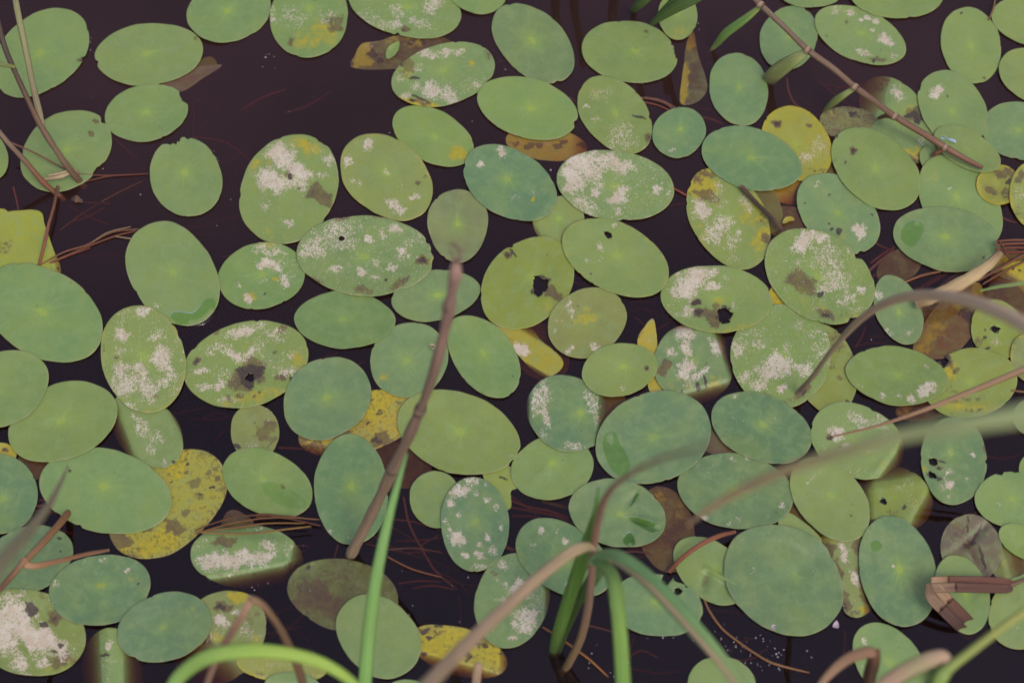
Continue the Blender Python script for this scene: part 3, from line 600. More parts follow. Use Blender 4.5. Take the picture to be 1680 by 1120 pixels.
PAD(932,678,72,60,28,'b',"blue green pad edged with white crust streaks, below a bright green pad",lv=2,wd=.12,w=[(887,650,14,22,35,.75),(895,680,6,22,-15,.85),(878,670,8,14,0,.7),(970,655,10,18,-30,.7),(975,672,14,8,-20,.6),(940,731,18,6,10,.7),(892,710,6,10,0,.6),(978,685,6,14,0,.6),(898,625,10,8,0,.5)],n=[(985,690,6,12,0,.6)],dip=[(0,.62,10.8),(180,.93,6.8)],vc=(955,677),veins=1.2)
PAD(1072,717,97,74,-20,'b',"largest smooth blue green pad holding a bean-shaped puddle",lv=3,vc=(1072,717),veins=.7,speck=.05)
PAD(906,767,68,52,-10,'g',"green pad with a soft crease, tucked under the pad edged with crust streaks",lv=1,vc=(906,758),veins=1.5,ridge=[(906,760,862,800,10,.9)],k=[(922,755,6,1.5,-20,.6)])
PAD(1249,701,86,54,22,'b',"smooth blue green oval pad between the big puddle pad and a crusty pad",lv=3,speck=.45,w=[(1205,650,4,3,0,.8),(1307,749,6,4,0,.5),(1203,685,3,3,0,.6)],vc=(1252,696),n=[(1284,665,10,5,0,.2)])
PAD(1185,724,42,26,20,'m',"mauve brown leaf scrap sunken between three blue green pads",lv=0,z=-.0012,veins=0)
PAD(1207,805,97,61,9,'b',"wide blue green pad freckled with white dots, the blurred blade crossing it",lv=2,speck=.6,w=[(1155,849,6,6,0,.9),(1147,762,8,6,40,.45),(1203,753,5,5,0,.6),(1226,752,4,5,0,.7),(1212,850,5,6,0,.6),(1197,860,5,5,0,.6),(1284,830,6,5,0,.8),(1164,768,10,8,0,.3)],vc=(1207,805),veins=1.4,k=[(1238,811,4,2,0,.6)],n=[(1260,795,10,6,0,.2)])
PAD(1362,818,79,53,49,'G',"plain green oval pad with a faint scratch, below the crusty pad crossed by a blade",lv=3,w=[(1331,785,2,16,40,.55)],k=[(1396,845,3,2,0,.8)],vc=(1363,812),speck=.05)
PAD(1406,723,80,59,26,'g',"crusted pad with a pink torn scab, crossed by the wide blurred blade",lv=2,wd=.20,w=[(1374,710,12,12,0,.95),(1385,732,10,5,-20,.9),(1407,690,20,12,30,.70),(1440,690,12,12,0,.65),(1455,705,10,10,0,.55),(1430,740,24,6,0,.45),(1395,770,22,8,20,.4),(1350,740,8,16,0,.4),(1363,742,14,12,0,.3),(1440,665,16,6,20,.5)],n=[(1365,714,10,8)],k=[(1362,718,7,4,0,.7),(1378,733,7,3,0,.5)],y=[(1455,760,26,10,-30,.3)],dip=[(38,.74,12.2),(0,.9,5.4)],ridge=[(1430,750,1440,765,14,-.8)],speck=.5)
PAD(1466,818,66,54,20,L(126,142,62),"half drowned yellow green pad with two black holes and brown sinking rims",lv=1,wd=.14,w=[(1485,795,22,12,0,.4),(1500,820,16,12,0,.4)],k=[(1450,822,6,4,20,1),(1484,832,4,4,0,1)],n=[(1466,840,14,8,0,.5),(1509,822,6,5,0,.5)],dip=[(-100,.40,12.2),(180,.55,13.5),(30,.60,12.2),(100,.7,10.8)],holes=[(1450,822,5,3.2,20)],veins=.2)
PAD(1565,755,72,54,88,'B',"dark blue green pad with a black torn tear and pink flecks",lv=2,k=[(1531,757,8,6,30,1),(1530,780,9,5,20,1),(1545,757,8,2,20,.9),(1542,786,5,3,0,.9),(1541,768,6,5,0,.6)],n=[(1540,765,10,8,0,.5),(1615,736,4,6)],w=[(1558,795,9,6,-40,.9),(1556,775,6,5,0,.7),(1597,746,4,4,0,.9),(1544,800,5,7,0,.6),(1556,812,4,6,0,.7),(1586,785,3,3,0,.8),(1558,742,8,6,0,.4),(1551,778,12,12,0,.45)],holes=[(1531,757,6,4,30),(1529,779,6,3,25)],y=[(1522,768,10,10,0,.4)],bites=[(2,4,.06),(-175,5,.03)],speck=.5,vc=(1560,742))
PAD(1661,820,62,46,8,'g',"green pad with a jagged upper rim at the side edge",lv=2,bites=[(-115,6,.08),(-85,4,.05),(-60,8,.06),(-40,4,.05)],jag=.01,w=[(1637,827,4,4,0,.6)],vc=(1660,818),veins=1.2)
PAD(1286,950,105,84,37,'b',"largest dark blue green pad of the lower area, creased and freckled",lv=3,speck=.4,w=[(1235,934,7,10,-20,.4),(1284,886,5,5,0,.35),(1372,984,5,4,0,.5),(1290,1020,6,6,0,.3),(1270,965,8,6,0,.2)],ridge=[(1320,930,1255,975,18,-1.0)],veins=.4,vc=(1305,945),bites=[(-25,8,.02)])
PAD(1473,937,92,62,76,'b',"tall blue green pad with a small round puddle near its top",lv=3,vc=(1476,932),veins=1.5,ridge=[(1476,940,1470,985,10,-.7)],w=[(1465,928,3,3,0,.7),(1520,918,6,5,0,.35),(1455,1000,3,3,0,.6)],speck=.3,sup=2.06)
PAD(1385,943,38,70,0,'o',"rolled mottled brown and green leaf between two large smooth pads",lv=1,poly=[(1340,898),(1354,874),(1380,876),(1412,884),(1414,920),(1425,980),(1428,1000),(1406,1011),(1385,1001),(1376,960)],wd=.08,w=[(1384,905,7,18,-15,.85),(1402,948,6,14,-20,.9),(1395,985,10,10,0,.3)],n=[(1360,900,12,18,-20,.7),(1372,935,10,24,-20,.8),(1388,985,8,20,-15,.9),(1406,895,8,20,0,.9),(1414,960,8,40,-12,.7),(1400,1005,16,8,0,.5)],k=[(1412,900,5,26,-6,.4),(1386,995,6,12,0,.5)],y=[(1360,885,14,10,0,.5),(1420,1000,8,8,0,.6)],z=.0012,ridge=[(1378,905,1408,1005,20,1.0)],dip=[(180,.5,6.8),(0,.5,6.8)],veins=0)
PAD(1312,868,40,26,35,'G',"small half folded yellow green leaf under the wide freckled pad",lv=1,poly=[(1277,860),(1290,840),(1318,855),(1348,884),(1342,894),(1326,897),(1300,886)],y=[(1300,875,24,12,30,.35)],veins=0)
PAD(1322,848,48,22,45,'o',"dark green wet leaf behind the small half folded one",lv=0,z=-.003,veins=0,bd=.2)
PAD(1165,935,68,46,40,'g',"folded green pad with glossy wet creases under an arching red stalk",lv=2,vc=(1174,935),veins=1.3,ridge=[(1158,932,1214,962,5,2.6),(1162,938,1150,972,9,-2.2),(1182,952,1198,980,12,-1.6)])
PAD(1077,992,77,51,8,'b',"blue green pad whose upper rim is eaten into a ragged line of holes",lv=2,bites=[(-50,8,.14),(-40,4,.08),(-33,5,.12),(-64,4,.07),(-20,5,.05)],holes=[(1093,950,6,7,20),(1112,969,4.5,4.5)],speck=.6,w=[(1035,1030,20,5,20,.35)],vc=(1073,986),jag=.006)
PAD(924,915,86,55,32,'b',"blue green pad with pale flecks behind the tuft of grass blades",lv=2,w=[(888,870,5,7,20,.85),(927,888,6,6,0,.85),(934,957,5,8,20,.8),(868,895,4,5,0,.6),(912,870,4,4,0,.6),(877,893,3,4,0,.5)],speck=.6,vc=(926,915))
PAD(1013,841,80,55,14,'b',"blue green pad puckered by two deep wet creases",lv=3,vc=(1018,843),ridge=[(1031,850,1080,868,7,-2.4),(1034,846,1084,860,5,2.0),(1030,868,1038,890,8,-1.6),(1028,828,1046,806,6,-1.4)],veins=.9,speck=.2)
PAD(1092,868,72,47,76,L(112,96,66),"brown purple drowned leaf beside the puckered pad",lv=0,bd=.40,n=[(1105,870,20,34,0,.65)],y=[(1080,815,14,8,0,.6),(1112,830,12,26,-20,.35)],z=-.0018,veins=0)
PAD(779,859,78,56,86,'B',"upright blue green pad with bold white scabs, over a smaller plain one",lv=3,wd=.06,w=[(755,805,17,9,-15,1),(775,788,12,6,0,.9),(739,825,6,8,0,1),(750,884,13,11,20,1),(799,819,6,5,0,.9),(814,832,4,8,-30,.8),(800,882,5,7,-20,.9),(764,910,6,5,0,.95),(787,910,9,6,20,.9),(809,903,8,8,0,.8),(822,865,4,4,0,.9),(788,893,5,4,0,.9),(752,843,4,4,0,.8),(738,868,3,7,0,.8),(781,810,4,5,0,.8),(753,844,8,5,0,.5),(731,855,4,4,0,.8),(786,928,14,5,0,.7),(796,793,3,5,0,.7)],vc=(781,856),speck=.5,veins=.8)
PAD(716,819,48,43,60,'g',"small plain green pad half under the upright scabbed pad",lv=1,speck=.02,veins=.3)
PAD(840,984,78,61,-74,'b',"blue green pad crusted with pinkish brown scabs, crossed by a pale bent blade",lv=1,wd=.20,w=[(855,965,16,14,0,.95),(866,1012,22,18,-40,.85),(862,1030,14,8,0,.9),(845,1022,5,9,20,.9),(842,1046,8,4,0,.95),(826,926,9,9,40,.75),(828,960,6,6,0,.7),(829,985,8,6,0,.85),(812,950,5,5,0,.6),(815,985,5,5,0,.5),(880,985,14,20,0,.5)],n=[(810,940,8,6,0,.6),(866,1015,18,18,0,.25)],y=[(895,985,7,50,0,.3)],k=[],dip=[(0,.82,6.8)],speck=.6,ridge=[(845,925,838,965,6,-1.0)])
PAD(751,709,104,66,17,'G',"very large plain green pad crossed by the blurred grey reed stalk",lv=3,vc=(755,708),veins=1.3,w=[(743,654,5,5,0,.3),(701,731,3,3,0,.7),(667,664,3,3,0,.6),(840,748,6,5,0,.35)],bites=[(18,4,.02),(28,4,.025)],sup=1.95)
PAD(793,583,77,49,53,L(120,146,86),"olive green oval pad, pointed at one end, beside the reed stalk",lv=2,vc=(792,578),veins=1.2,egg=.06,k=[(841,617,2,2,0,.9)],speck=.04,sup=1.95)
PAD(671,590,66,60,-35,'b',"blue green pad with a pale husk near its rim, at the reed stalk",lv=2,vc=(667,592),veins=1.0,y=[(632,618,16,6,-30,.4)],speck=.15)
PAD(714,484,74,42,-10,'b',"narrow blue green pad with a pointed end, behind the reed stalk",lv=1,vc=(719,484),veins=2.0,egg=-.05,sup=1.85,bites=[(-142,4,.06)])
PAD(565,524,83,48,1,L(112,140,84),"lens shaped plain green pad with two pointed ends",lv=2,vc=(562,524),veins=.8,sup=1.82,speck=.03)
PAD(599,419,112,66,2,'g',"widest pad, thickly sprinkled with white crust and with a brown eye spot",lv=2,wd=.32,
    w=[(545,385,44,18,-20,.66),(510,410,24,16,0,.75),(565,400,24,14,0,.62),(557,372,24,10,0,.70),(648,375,12,7,0,.9),(604,393,8,7,0,.95),(660,411,8,8,0,.9),(680,392,16,20,40,.5),(643,439,9,6,0,.9),(592,446,7,8,0,.95),(550,441,12,6,0,.85),(615,430,8,6,0,.7),(614,455,10,4,0,.7),(660,420,14,5,0,.7),(690,395,16,10,20,.5),(628,385,6,10,0,.7),(590,372,10,10,0,.5)],
    n=[(694,427,12,9),(560,358,16,5,-15,.8),(520,462,14,7,20,.8),(595,476,22,9,10,.65),(655,465,24,8,-35,.7),(620,355,14,5,0,.6)],k=[(694,427,8,6,0,.75),(560,391,4,4,0,1),(633,459,4,3,0,1)],y=[(696,428,14,11,0,.4),(640,470,40,10,-25,.3)],holes=[(560,391,2.6,2.6)],speck=.8,bites=[(45,5,.04),(-118,10,.03)],jag=.004)
PAD(429,452,72,54,-12,'g',"green pad with a white flaky band near its top, beside the widest crusty pad",lv=1,wd=.12,w=[(440,410,28,10,10,.70),(436,432,16,8,-15,1),(456,440,8,7,0,.9),(467,459,8,12,0,.9),(455,430,16,8,0,.5),(480,450,10,14,0,.4),(407,490,7,8,0,.9),(432,460,8,4,-35,.6),(393,468,3,5,0,.7),(478,430,14,8,0,.4)],y=[(410,488,14,8,0,.5),(451,458,5,4,0,.8),(430,402,40,6,-5,.4)],n=[(490,415,8,10,0,.4)],k=[(434,482,4,2,-30,.8)],speck=.4)
PAD(284,450,92,68,56,'g',"large smooth green pad with a sickle-shaped puddle at its lower end",lv=2,vc=(284,447),veins=.9,w=[(257,500,7,5,0,.6),(253,484,5,4,0,.25)],speck=.08,sup=2.05,egg=-.05)
PAD(70,513,106,71,29,'g',"very large plain green pad cut by the side edge, below a torn yellow leaf",lv=2,vc=(70,512),veins=1.3,sup=2.05,speck=.06)
PAD(50,395,56,50,0,L(158,164,60),"torn yellow green leaf cut by the side edge beside red brown stems",lv=1,poly=[(-20,350),(4,342),(13,346),(24,345),(65,347),(74,372),(90,412),(100,440),(88,452),(0,456),(-30,440)],n=[(8,405,26,12,-20,.45),(85,440,12,6,0,.4)],k=[(95,441,4,3,0,.8),(90,446,5,3,0,.5)],yd=.12,vc=(30,400),jag=.006,veins=.1,dip=[(0,.75,5.4)])
PAD(235,588,89,69,76,'G',"round pad peppered all over with white crust, next to the sickle-puddle pad",lv=3,wd=.30,speck=.7,
    w=[(234,510,12,9,0,.9),(198,549,12,11,0,.9),(267,587,16,20,0,.98),(197,607,14,16,0,.8),(228,607,12,12,0,.85),(258,551,14,10,0,.65),(205,630,26,18,20,.80),(240,638,16,22,-20,.85),(275,622,18,12,-30,.75),(190,640,14,14,0,.6),(215,665,14,6,10,.7),(292,560,8,14,0,.5),(285,640,10,12,0,.5),(200,520,20,10,-40,.5),(195,575,10,10,0,.6)],
    n=[(191,586,6,4,0,.7),(257,650,4,4,0,.9),(170,572,3,10,0,.5)],yd=.06,vc=(235,585))
PAD(404,597,104,69,-14,'G',"crusty pad with one large dark rotten hole ringed in grey brown",lv=2,wd=.26,speck=.6,
    w=[(395,545,24,9,-10,.9),(408,580,24,8,-40,.75),(385,583,16,8,30,.9),(363,570,18,10,0,.65),(345,575,10,10,0,.6),(330,608,14,5,-10,.9),(360,632,9,9,0,.9),(335,635,16,6,0,.8),(363,655,6,5,0,.8),(450,545,20,8,0,.7),(455,555,10,8,0,.6),(365,615,20,16,0,.45),(460,592,20,14,0,.45),(475,582,8,8,0,.6),(470,610,20,8,-10,.7),(430,560,14,12,0,.5),(380,655,16,4,0,.6),(440,590,14,20,0,.5),(425,535,20,8,-5,.6)],
    n=[(408,615,31,27,20,1.0),(462,540,8,8,0,.9),(322,592,7,7),(375,655,6,8,0,.7),(390,648,6,5,0,.8),(396,650,5,5,0,.8),(417,650,4,4,0,.8),(425,643,4,4,0,.7),(388,638,4,4,0,.7),(462,618,14,7,-10,.8),(451,577,6,4,0,.6),(355,545,10,6,-25,.6),(300,600,4,10,0,.4)],
    k=[(408,614,24,21,20,.85),(410,620,8,8,0,.9),(322,592,5,5,0,.7),(463,617,7,4,0,.5),(476,621,4,4,0,.8),(378,541,4,4,0,.3)],holes=[(410,619,5,5)],y=[(420,650,60,12,-10,.5),(490,600,14,30,0,.5)],vc=(404,597))
PAD(536,653,76,64,-38,'b',"smooth blue green pad overlapping a spotted yellow leaf",lv=2,vc=(536,652),veins=1.2,w=[(525,599,4,3,0,.4)],speck=.12)
PAD(0,638,83,60,-25,'g',"green pad at the side edge overlapping a neighbouring smooth pad",lv=3,veins=.4,speck=.02,y=[(50,620,30,20,0,.2)])
PAD(103,691,94,61,-22,'g',"smooth green pad wedged between two overlapping pads near the side edge",lv=2,vc=(100,690),veins=1.1,ridge=[(100,690,70,712,14,-.8)],speck=.02)
PAD(-4,810,66,66,20,'b',"dull blue green pad cut by the side edge, below a yellow scrap",lv=1,vc=(6,818),veins=.8,n=[(10,868,10,5,0,.4)],speck=.15)
PAD(4,742,23,16,10,'Y',"yellow scrap of leaf with a grey spot at the side edge",lv=0.5,n=[(8,738,6,4)],k=[(8,738,5,3,0,.5)],z=.0005,veins=0)
PAD(62,760,34,26,0,'m',"mauve brown leaf sunken in the gap between three pads near the side edge",lv=0,z=-.003,veins=0)
PAD(173,805,110,68,12,'g',"very large plain green pad lying over a spotted yellow crescent",lv=1.5,vc=(170,797),veins=1.2,k=[(114,772,3,3,0,.9),(187,775,2,2,0,.7)],n=[(236,814,3,3,0,.5)],speck=.02,bites=[(128,3,.03)])
PAD(240,705,72,49,46,'g',"streaked green pad with a sunken dark edge, under the round peppered pad",lv=1,wd=.06,w=[(232,700,10,22,-35,.7),(258,717,14,10,30,.6),(247,738,8,9,0,.7),(240,712,8,26,-35,.5),(225,690,10,8,0,.4),(268,760,6,8,0,.6)],n=[(270,765,10,6,0,.4),(290,705,6,12,-40,.4)],k=[(284,758,4,4,0,.7)],dip=[(160,.55,13.5),(-25,.85,5.4)],veins=.3)
PAD(275,826,112,71,-40,L(164,156,52),"yellow crescent-shaped pad covered with grey brown spots",bd=.36,lv=0.5,z=.0003,n=[(320,792,12,8,-20),(329,812,7,6),(304,840,8,6),(286,865,18,12,20),(349,737,6,10,-40,.9),(307,775,4,3),(190,885,26,18,-10,.95),(245,868,14,8,-10,.6),(343,775,4,4),(357,785,5,5),(353,770,4,4),(310,722,20,5,0,.5),(300,735,6,10,0,.5),(270,852,8,6,0,.7),(220,905,20,8,0,.5),(310,880,20,8,-30,.4)],k=[(348,799,8,3,-10,.9),(329,811,4,3,0,.7),(308,761,4,3,-40,.9),(280,791,4,2,0,.9),(285,862,10,8,0,.35),(354,786,3,3,0,.5)],y=[(290,760,16,30,30,.8),(260,890,40,16,-20,.9),(205,900,12,8,0,.9)],w=[(310,815,14,5,0,.35)],veins=0)
PAD(418,708,46,40,82,'o',"small olive pad with a brown rusty side, under the pad with rotten hole",lv=1,n=[(435,705,20,18,0,.7),(440,725,16,12,0,.5)],k=[(388,732,8,5,10,.8),(418,693,2,2,0,.7),(440,733,2,2,0,.7)],w=[(412,732,10,7,0,.6),(438,680,14,10,40,.35)],veins=.2)
PAD(439,792,79,51,26,'G',"green pad dished into a shallow puddle with a sharp inner edge",lv=2,vc=(430,785),n=[(463,799,5,6,0,.6)],veins=.9,ridge=[(440,800,495,825,20,-1.0)],speck=.06,egg=-.05)
PAD(576,803,90,61,87,'b',"tall smooth blue green pad at the foot of the grey reed stalk",lv=2,vc=(577,797),veins=1.4,w=[(542,872,6,6,0,.7),(571,879,5,4,0,.5),(584,731,4,4,0,.4),(530,841,4,4,0,.4)],speck=.25)
PAD(590,694,104,48,-16,'Y',"orange yellow spotted leaf spreading beneath three smooth pads",lv=0.5,z=.0002,bd=.36,n=[(500,718,16,8,0,.8),(560,712,24,6,-20,.7),(625,720,20,14,0,.75),(520,730,20,12,0,.6),(640,690,24,18,0,.35)],k=[(625,676,10,6,0,.55),(603,694,3,3,0,.9),(610,655,4,4,0,.6),(615,722,14,8,0,.6),(655,660,10,4,0,.5)],y=[(610,670,30,30,0,.8),(560,735,20,10,0,.5)],dip=[(100,.75,8.1)],veins=0)
PAD(655,752,56,46,30,'d',"dark purple drowned leaf with a hollow beside the orange yellow leaf",lv=0,bd=.6,z=-.0035,k=[(648,720,18,9,20,.7)],veins=0)
PAD(46,917,76,53,-20,'b',"blue green pad under the bent orange brown twig",lv=1,k=[(98,883,4,3,0,.9),(99,904,3,3,0,.8)],y=[(110,880,14,10,0,.3)],speck=.1,veins=.3,bites=[(25,4,.06),(35,3,.05)])
PAD(164,967,84,57,-11,'b',"blue green pad with a tiny yellow heart and one white dot",lv=2,vc=(167,959),w=[(209,935,5,4,0,.85),(170,918,8,5,0,.6),(92,957,7,6,0,.6),(140,922,10,4,0,.35)],k=[(227,957,3,2,0,1)],y=[(166,960,7,6,0,.5),(225,950,20,5,0,.35)],speck=.25,sup=2.05,veins=.8,ridge=[(165,990,180,1012,12,-.6)])
PAD(270,1028,80,55,-18,'b',"clean blue green pad overlapping a blotched brown pad near the bottom edge",lv=3,vc=(268,1028),veins=.7,y=[(305,995,24,14,0,.25)],speck=.04)
PAD(45,1036,98,70,14,L(124,140,78),"large pad whitened by a thick pale sheet of crust, in the bottom corner",lv=1,wd=.22,w=[(15,1020,40,34,20,1),(60,1045,48,20,25,1.1),(10,1050,24,22,0,.9),(95,1070,22,12,20,.7),(35,1088,14,16,0,.85),(70,1086,12,8,0,.9),(20,980,24,10,-10,.7)],n=[(90,1010,16,14,40,.9),(100,1082,30,14,-15,.7),(70,975,12,10,0,.5)],k=[(50,1000,12,16,20,.75),(72,1024,10,5,20,.8),(92,1016,10,7,0,.5),(99,1058,6,5,0,.8),(90,1068,8,4,0,.7)],y=[(100,1090,40,12,-10,.4)],speck=.6,veins=0)
PAD(185,1100,72,50,82,'g',"arched drowning pad with a pale dry strip and brown sunken sides",lv=1,wd=.20,w=[(178,1057,6,8,0,.9),(175,1090,16,30,0,.4)],k=[(172,1074,10,3,-5,.9)],n=[(165,1040,14,5,0,.4)],dip=[(180,.20,17.6),(0,.25,17.6)],ridge=[(175,1030,180,1130,14,1.2)],veins=0)
PAD(360,1046,86,68,-50,'o',"blotched brown green pad with crust, its lower end fading underwater",lv=1,wd=.16,w=[(363,1018,14,9,30,.95),(389,1004,9,6,0,.8),(405,1035,14,14,0,.55),(350,1040,20,16,0,.4),(420,1045,8,12,0,.4)],n=[(365,995,18,10,0,.8),(405,1015,20,30,0,.45),(340,1050,16,14,0,.6),(420,1000,10,20,0,.4)],k=[(363,995,10,6,10,.8),(345,1022,8,10,0,.5),(380,985,6,6,0,.4)],y=[(390,980,20,10,20,.9),(350,1045,16,10,0,.6),(420,1060,10,20,0,.5)],dip=[(128,.05,21.6)],veins=0)
PAD(462,1092,74,27,6,'y',"low yellow green crusted pad under the bright bent blade",lv=1,wd=.34,yd=.25,n=[(420,1105,20,6,0,.5)],speck=.6,veins=0,dip=[(90,.6,5.4)])
PAD(480,1124,46,22,5,'g',"blue green pad rim at the bottom edge under the bright bent blade",lv=1.2,veins=0)
PAD(621,1043,76,60,44,'g',"plain pale green pad overlapping a brown drowned pad, behind the green blade",lv=3,vc=(618,1040),veins=.2,w=[(575,1028,6,4,0,.3),(662,1017,5,4,0,.3)],speck=.04,sup=2.08)
PAD(563,975,91,59,10,L(104,112,60),"brown purple blotched pad just under water at the foot of the reed stalk",lv=0.5,bd=.36,n=[(530,985,50,30,20,.80),(560,945,50,16,10,.45),(500,965,20,22,0,.55)],k=[(505,932,8,6,0,.6),(560,1010,40,16,0,.25)],w=[(640,985,14,18,30,.25)],z=-.0004,veins=0,speck=.2,wav=.4)
PAD(752,1068,84,39,17,'Y',"yellow pad with sooty black spots, sinking along its lower rim",bd=.33,lv=0.5,z=.0004,n=[(705,1035,30,10,10,.5),(800,1050,24,12,30,.6),(780,1080,20,10,0,.4),(815,1095,14,14,0,.45)],k=[(697,1036,8,6,0,.8),(703,1046,6,5,0,.8),(695,1072,6,5,0,.8),(790,1058,14,7,20,.6),(766,1076,10,12,0,.55),(820,1075,8,10,30,.4),(720,1026,10,4,0,.6),(815,1100,10,10,0,.3),(735,1080,30,5,0,.25)],y=[(730,1055,50,24,15,.8),(805,1072,20,16,30,.8)],dip=[(105,.45,12.2),(0,.85,5.4)],veins=0)
PAD(1184,1126,57,50,10,'g',"plain green pad at the bottom edge under the drooping striped blade",lv=1,speck=.05,veins=.4)
PAD(1458,1085,72,50,52,'g',"green pad near the bottom edge behind bent brown and pink leaves",lv=1,w=[(1418,1052,5,7,0,.8),(1414,1090,6,10,0,.35)],vc=(1460,1088),veins=.8,ridge=[(1455,1075,1465,1110,12,-.6)])
PAD(1579,974,66,43,72,'g',"green pad pinned under the broken folded brown reed",lv=3,vc=(1584,972),veins=1.6,ridge=[(1584,972,1600,985,10,-.7)])
PAD(1593,900,57,50,78,L(106,92,90),"upturned mauve leaf showing its split underside",lv=2,k=[(1588,862,3,30,4,.55),(1601,878,3,26,30,.75),(1590,893,20,8,-10,.55),(1612,915,3,30,-15,.7),(1560,888,10,22,20,.35)],n=[(1575,870,20,24,20,.5)],veins=0,ridge=[(1618,860,1588,892,7,-2.2),(1588,892,1618,945,8,-2.2),(1588,892,1548,915,10,-1.6)],wav=2)
PAD(1682,890,48,25,28,'G',"small yellow green pad rim at the side edge above the wet folded leaf",lv=2,veins=.2)
PAD(1664,925,48,36,40,'o',"dark wet folded leaf at the side edge beside the upturned mauve leaf",lv=1,z=-.0006,y=[(1650,930,8,22,20,.3)],ridge=[(1640,905,1655,960,7,2.0),(1665,905,1680,950,8,-2)],veins=0,k=[(1665,940,14,14,0,.35)])
PAD(1681,1003,64,57,-55,'g',"green pad at the side edge behind the yellow stalk near the bottom corner",lv=2,veins=.8,bites=[(-100,6,.05)],w=[(1668,1027,5,6,0,.4)],ridge=[(1655,960,1670,985,8,-1.2)])
PAD(404,912,92,53,4,'g',"crusted pad crossed by brown needles, its lower rim lost in dark water",lv=1,wd=.18,w=[(385,918,36,14,-10,1),(345,920,22,12,-15,.95),(430,915,26,12,-20,.85),(440,893,12,10,0,.85),(373,923,8,6,0,.9),(355,930,20,8,0,.6),(376,946,8,5,0,.7),(470,900,12,14,0,.5),(330,890,14,16,0,.4),(420,865,16,5,0,.5)],n=[(370,888,26,10,0,.75),(480,930,14,14,0,.5),(395,940,60,8,0,.4)],y=[(470,935,24,8,-10,.3),(325,915,8,20,0,.3)],dip=[(80,.42,20.2),(10,.75,10.8),(-95,.75,5.4)],speck=.4,veins=0,ridge=[(380,874,490,876,8,-1.5)])
PAD(390,850,30,14,0,'d',"grey purple drowned scrap above the crusted pad crossed by needles",lv=0,poly=[(364,862),(370,842),(384,836),(400,842),(416,858),(390,864)],z=-.001,bd=.6,veins=0)
PAD(326,124,40,17,-32,'m',"curled leaf turning up its red mauve back under the wide clean pad",lv=0.5,poly=[(262,142),(290,126),(318,112),(350,107),(364,108),(330,130),(297,150)],z=-.0010,veins=0,wav=.4,n=[(330,118,30,8,-28,.2)])
PAD(318,118,44,13,-33,'G',"dark green upper side of the curled red-backed leaf, under water",lv=0,poly=[(268,142),(300,116),(342,93),(356,107),(330,112),(296,128)],z=-.0028,veins=0)
PAD(820,795,27,34,0,'y',"yellow green torn leaf corner showing between two pads and the scabbed one",lv=0.5,poly=[(792,772),(836,764),(842,785),(848,800),(838,806),(838,832),(820,830)],z=.0004,k=[(826,784,10,2.5,20,.7)],n=[(805,785,14,8,0,.3)],veins=0)
PAD(1284,489,25,25,0,'Y',"bright yellow leaf corner under the large crusted wavy pad",lv=0.5,z=.0002,n=[(1272,478,8,6,0,.4)],y=[(1285,488,24,20,0,1)],k=[(1280,472,8,3,0,.5)],veins=0)
PAD(1000,670,32,30,0,'o',"murky olive leaf end sunken between the streaked and the puddled pads",lv=0,z=-.004,veins=0,bd=.3)
PAD(1702,682,34,40,80,'p',"pale pad sliver at the side edge above the blurred wide blade",lv=1,veins=0)
PAD(1706,770,34,34,0,'g',"green pad sliver at the side edge above the jagged rimmed pad",lv=1,veins=0)
PAD(668,1126,30,12,0,'g',"thin green pad rim at the bottom edge beside the green blade",lv=1,veins=0)
PAD(643,80,9,20,25,'G',"tiny pointed green leaf fragment on the rotting yellow grey leaf",lv=5,poly=[(634,96),(634,82),(644,72),(655,68),(653,82),(645,92)],z=.0014,veins=0,name='leaf_fragment',cat='leaf fragment')
PAD(1293,361,10,6,-15,'Y',"tiny yellow leaf scrap lying on the dark drowned leaf",lv=5,z=.0012,veins=0,name='leaf_fragment',poly=[(1284,366),(1288,357),(1298,355),(1303,360),(1295,363)],cat='leaf fragment')
PAD(711,568,7,4,25,L(176,158,140),"pale oval husk on the blue green pad beside the reed stalk",lv=6,z=.0036,veins=0,name='seed_husk',cat='seed husk',k=[(709,568,4,1.2,25,.8)])
PAD(1269,1027,4,4,0,L(186,160,190),"tiny lilac petal floating by the lower rim of the largest dark pad",lv=5,z=.0008,veins=0,name='petal',cat='petal',poly=[(1265,1025),(1272,1024),(1271,1031),(1267,1030)])
PAD(1371,1023,4,5,0,L(186,160,190),"tiny lilac petal floating beside the tall pad's lower flank",lv=5,z=.0008,veins=0,name='petal',cat='petal',poly=[(1366,1027),(1373,1017),(1376,1028)])
PAD(1475,437,40,26,-30,L(98,74,50),"rusty sunken leaf among the brown needles beside the wide puddle pad",lv=0,z=-.0016,bd=.35,veins=0)
PAD(1655,432,44,26,20,L(140,110,46),"amber leaf end sunken under the red needle bundle",lv=0,z=-.0010,bd=.35,veins=0,y=[(1640,425,18,10,0,.6)])
PAD(1545,505,52,30,-40,L(96,74,58),"dark brown leaf drowned under the broken tan reed",lv=0,z=-.0024,bd=.5,veins=0)
PAD(1655,500,46,34,30,L(110,90,56),"brown leaf drowned behind the yellow green pad with two black holes",lv=0,z=-.0018,bd=.45,veins=0)
build_pads()
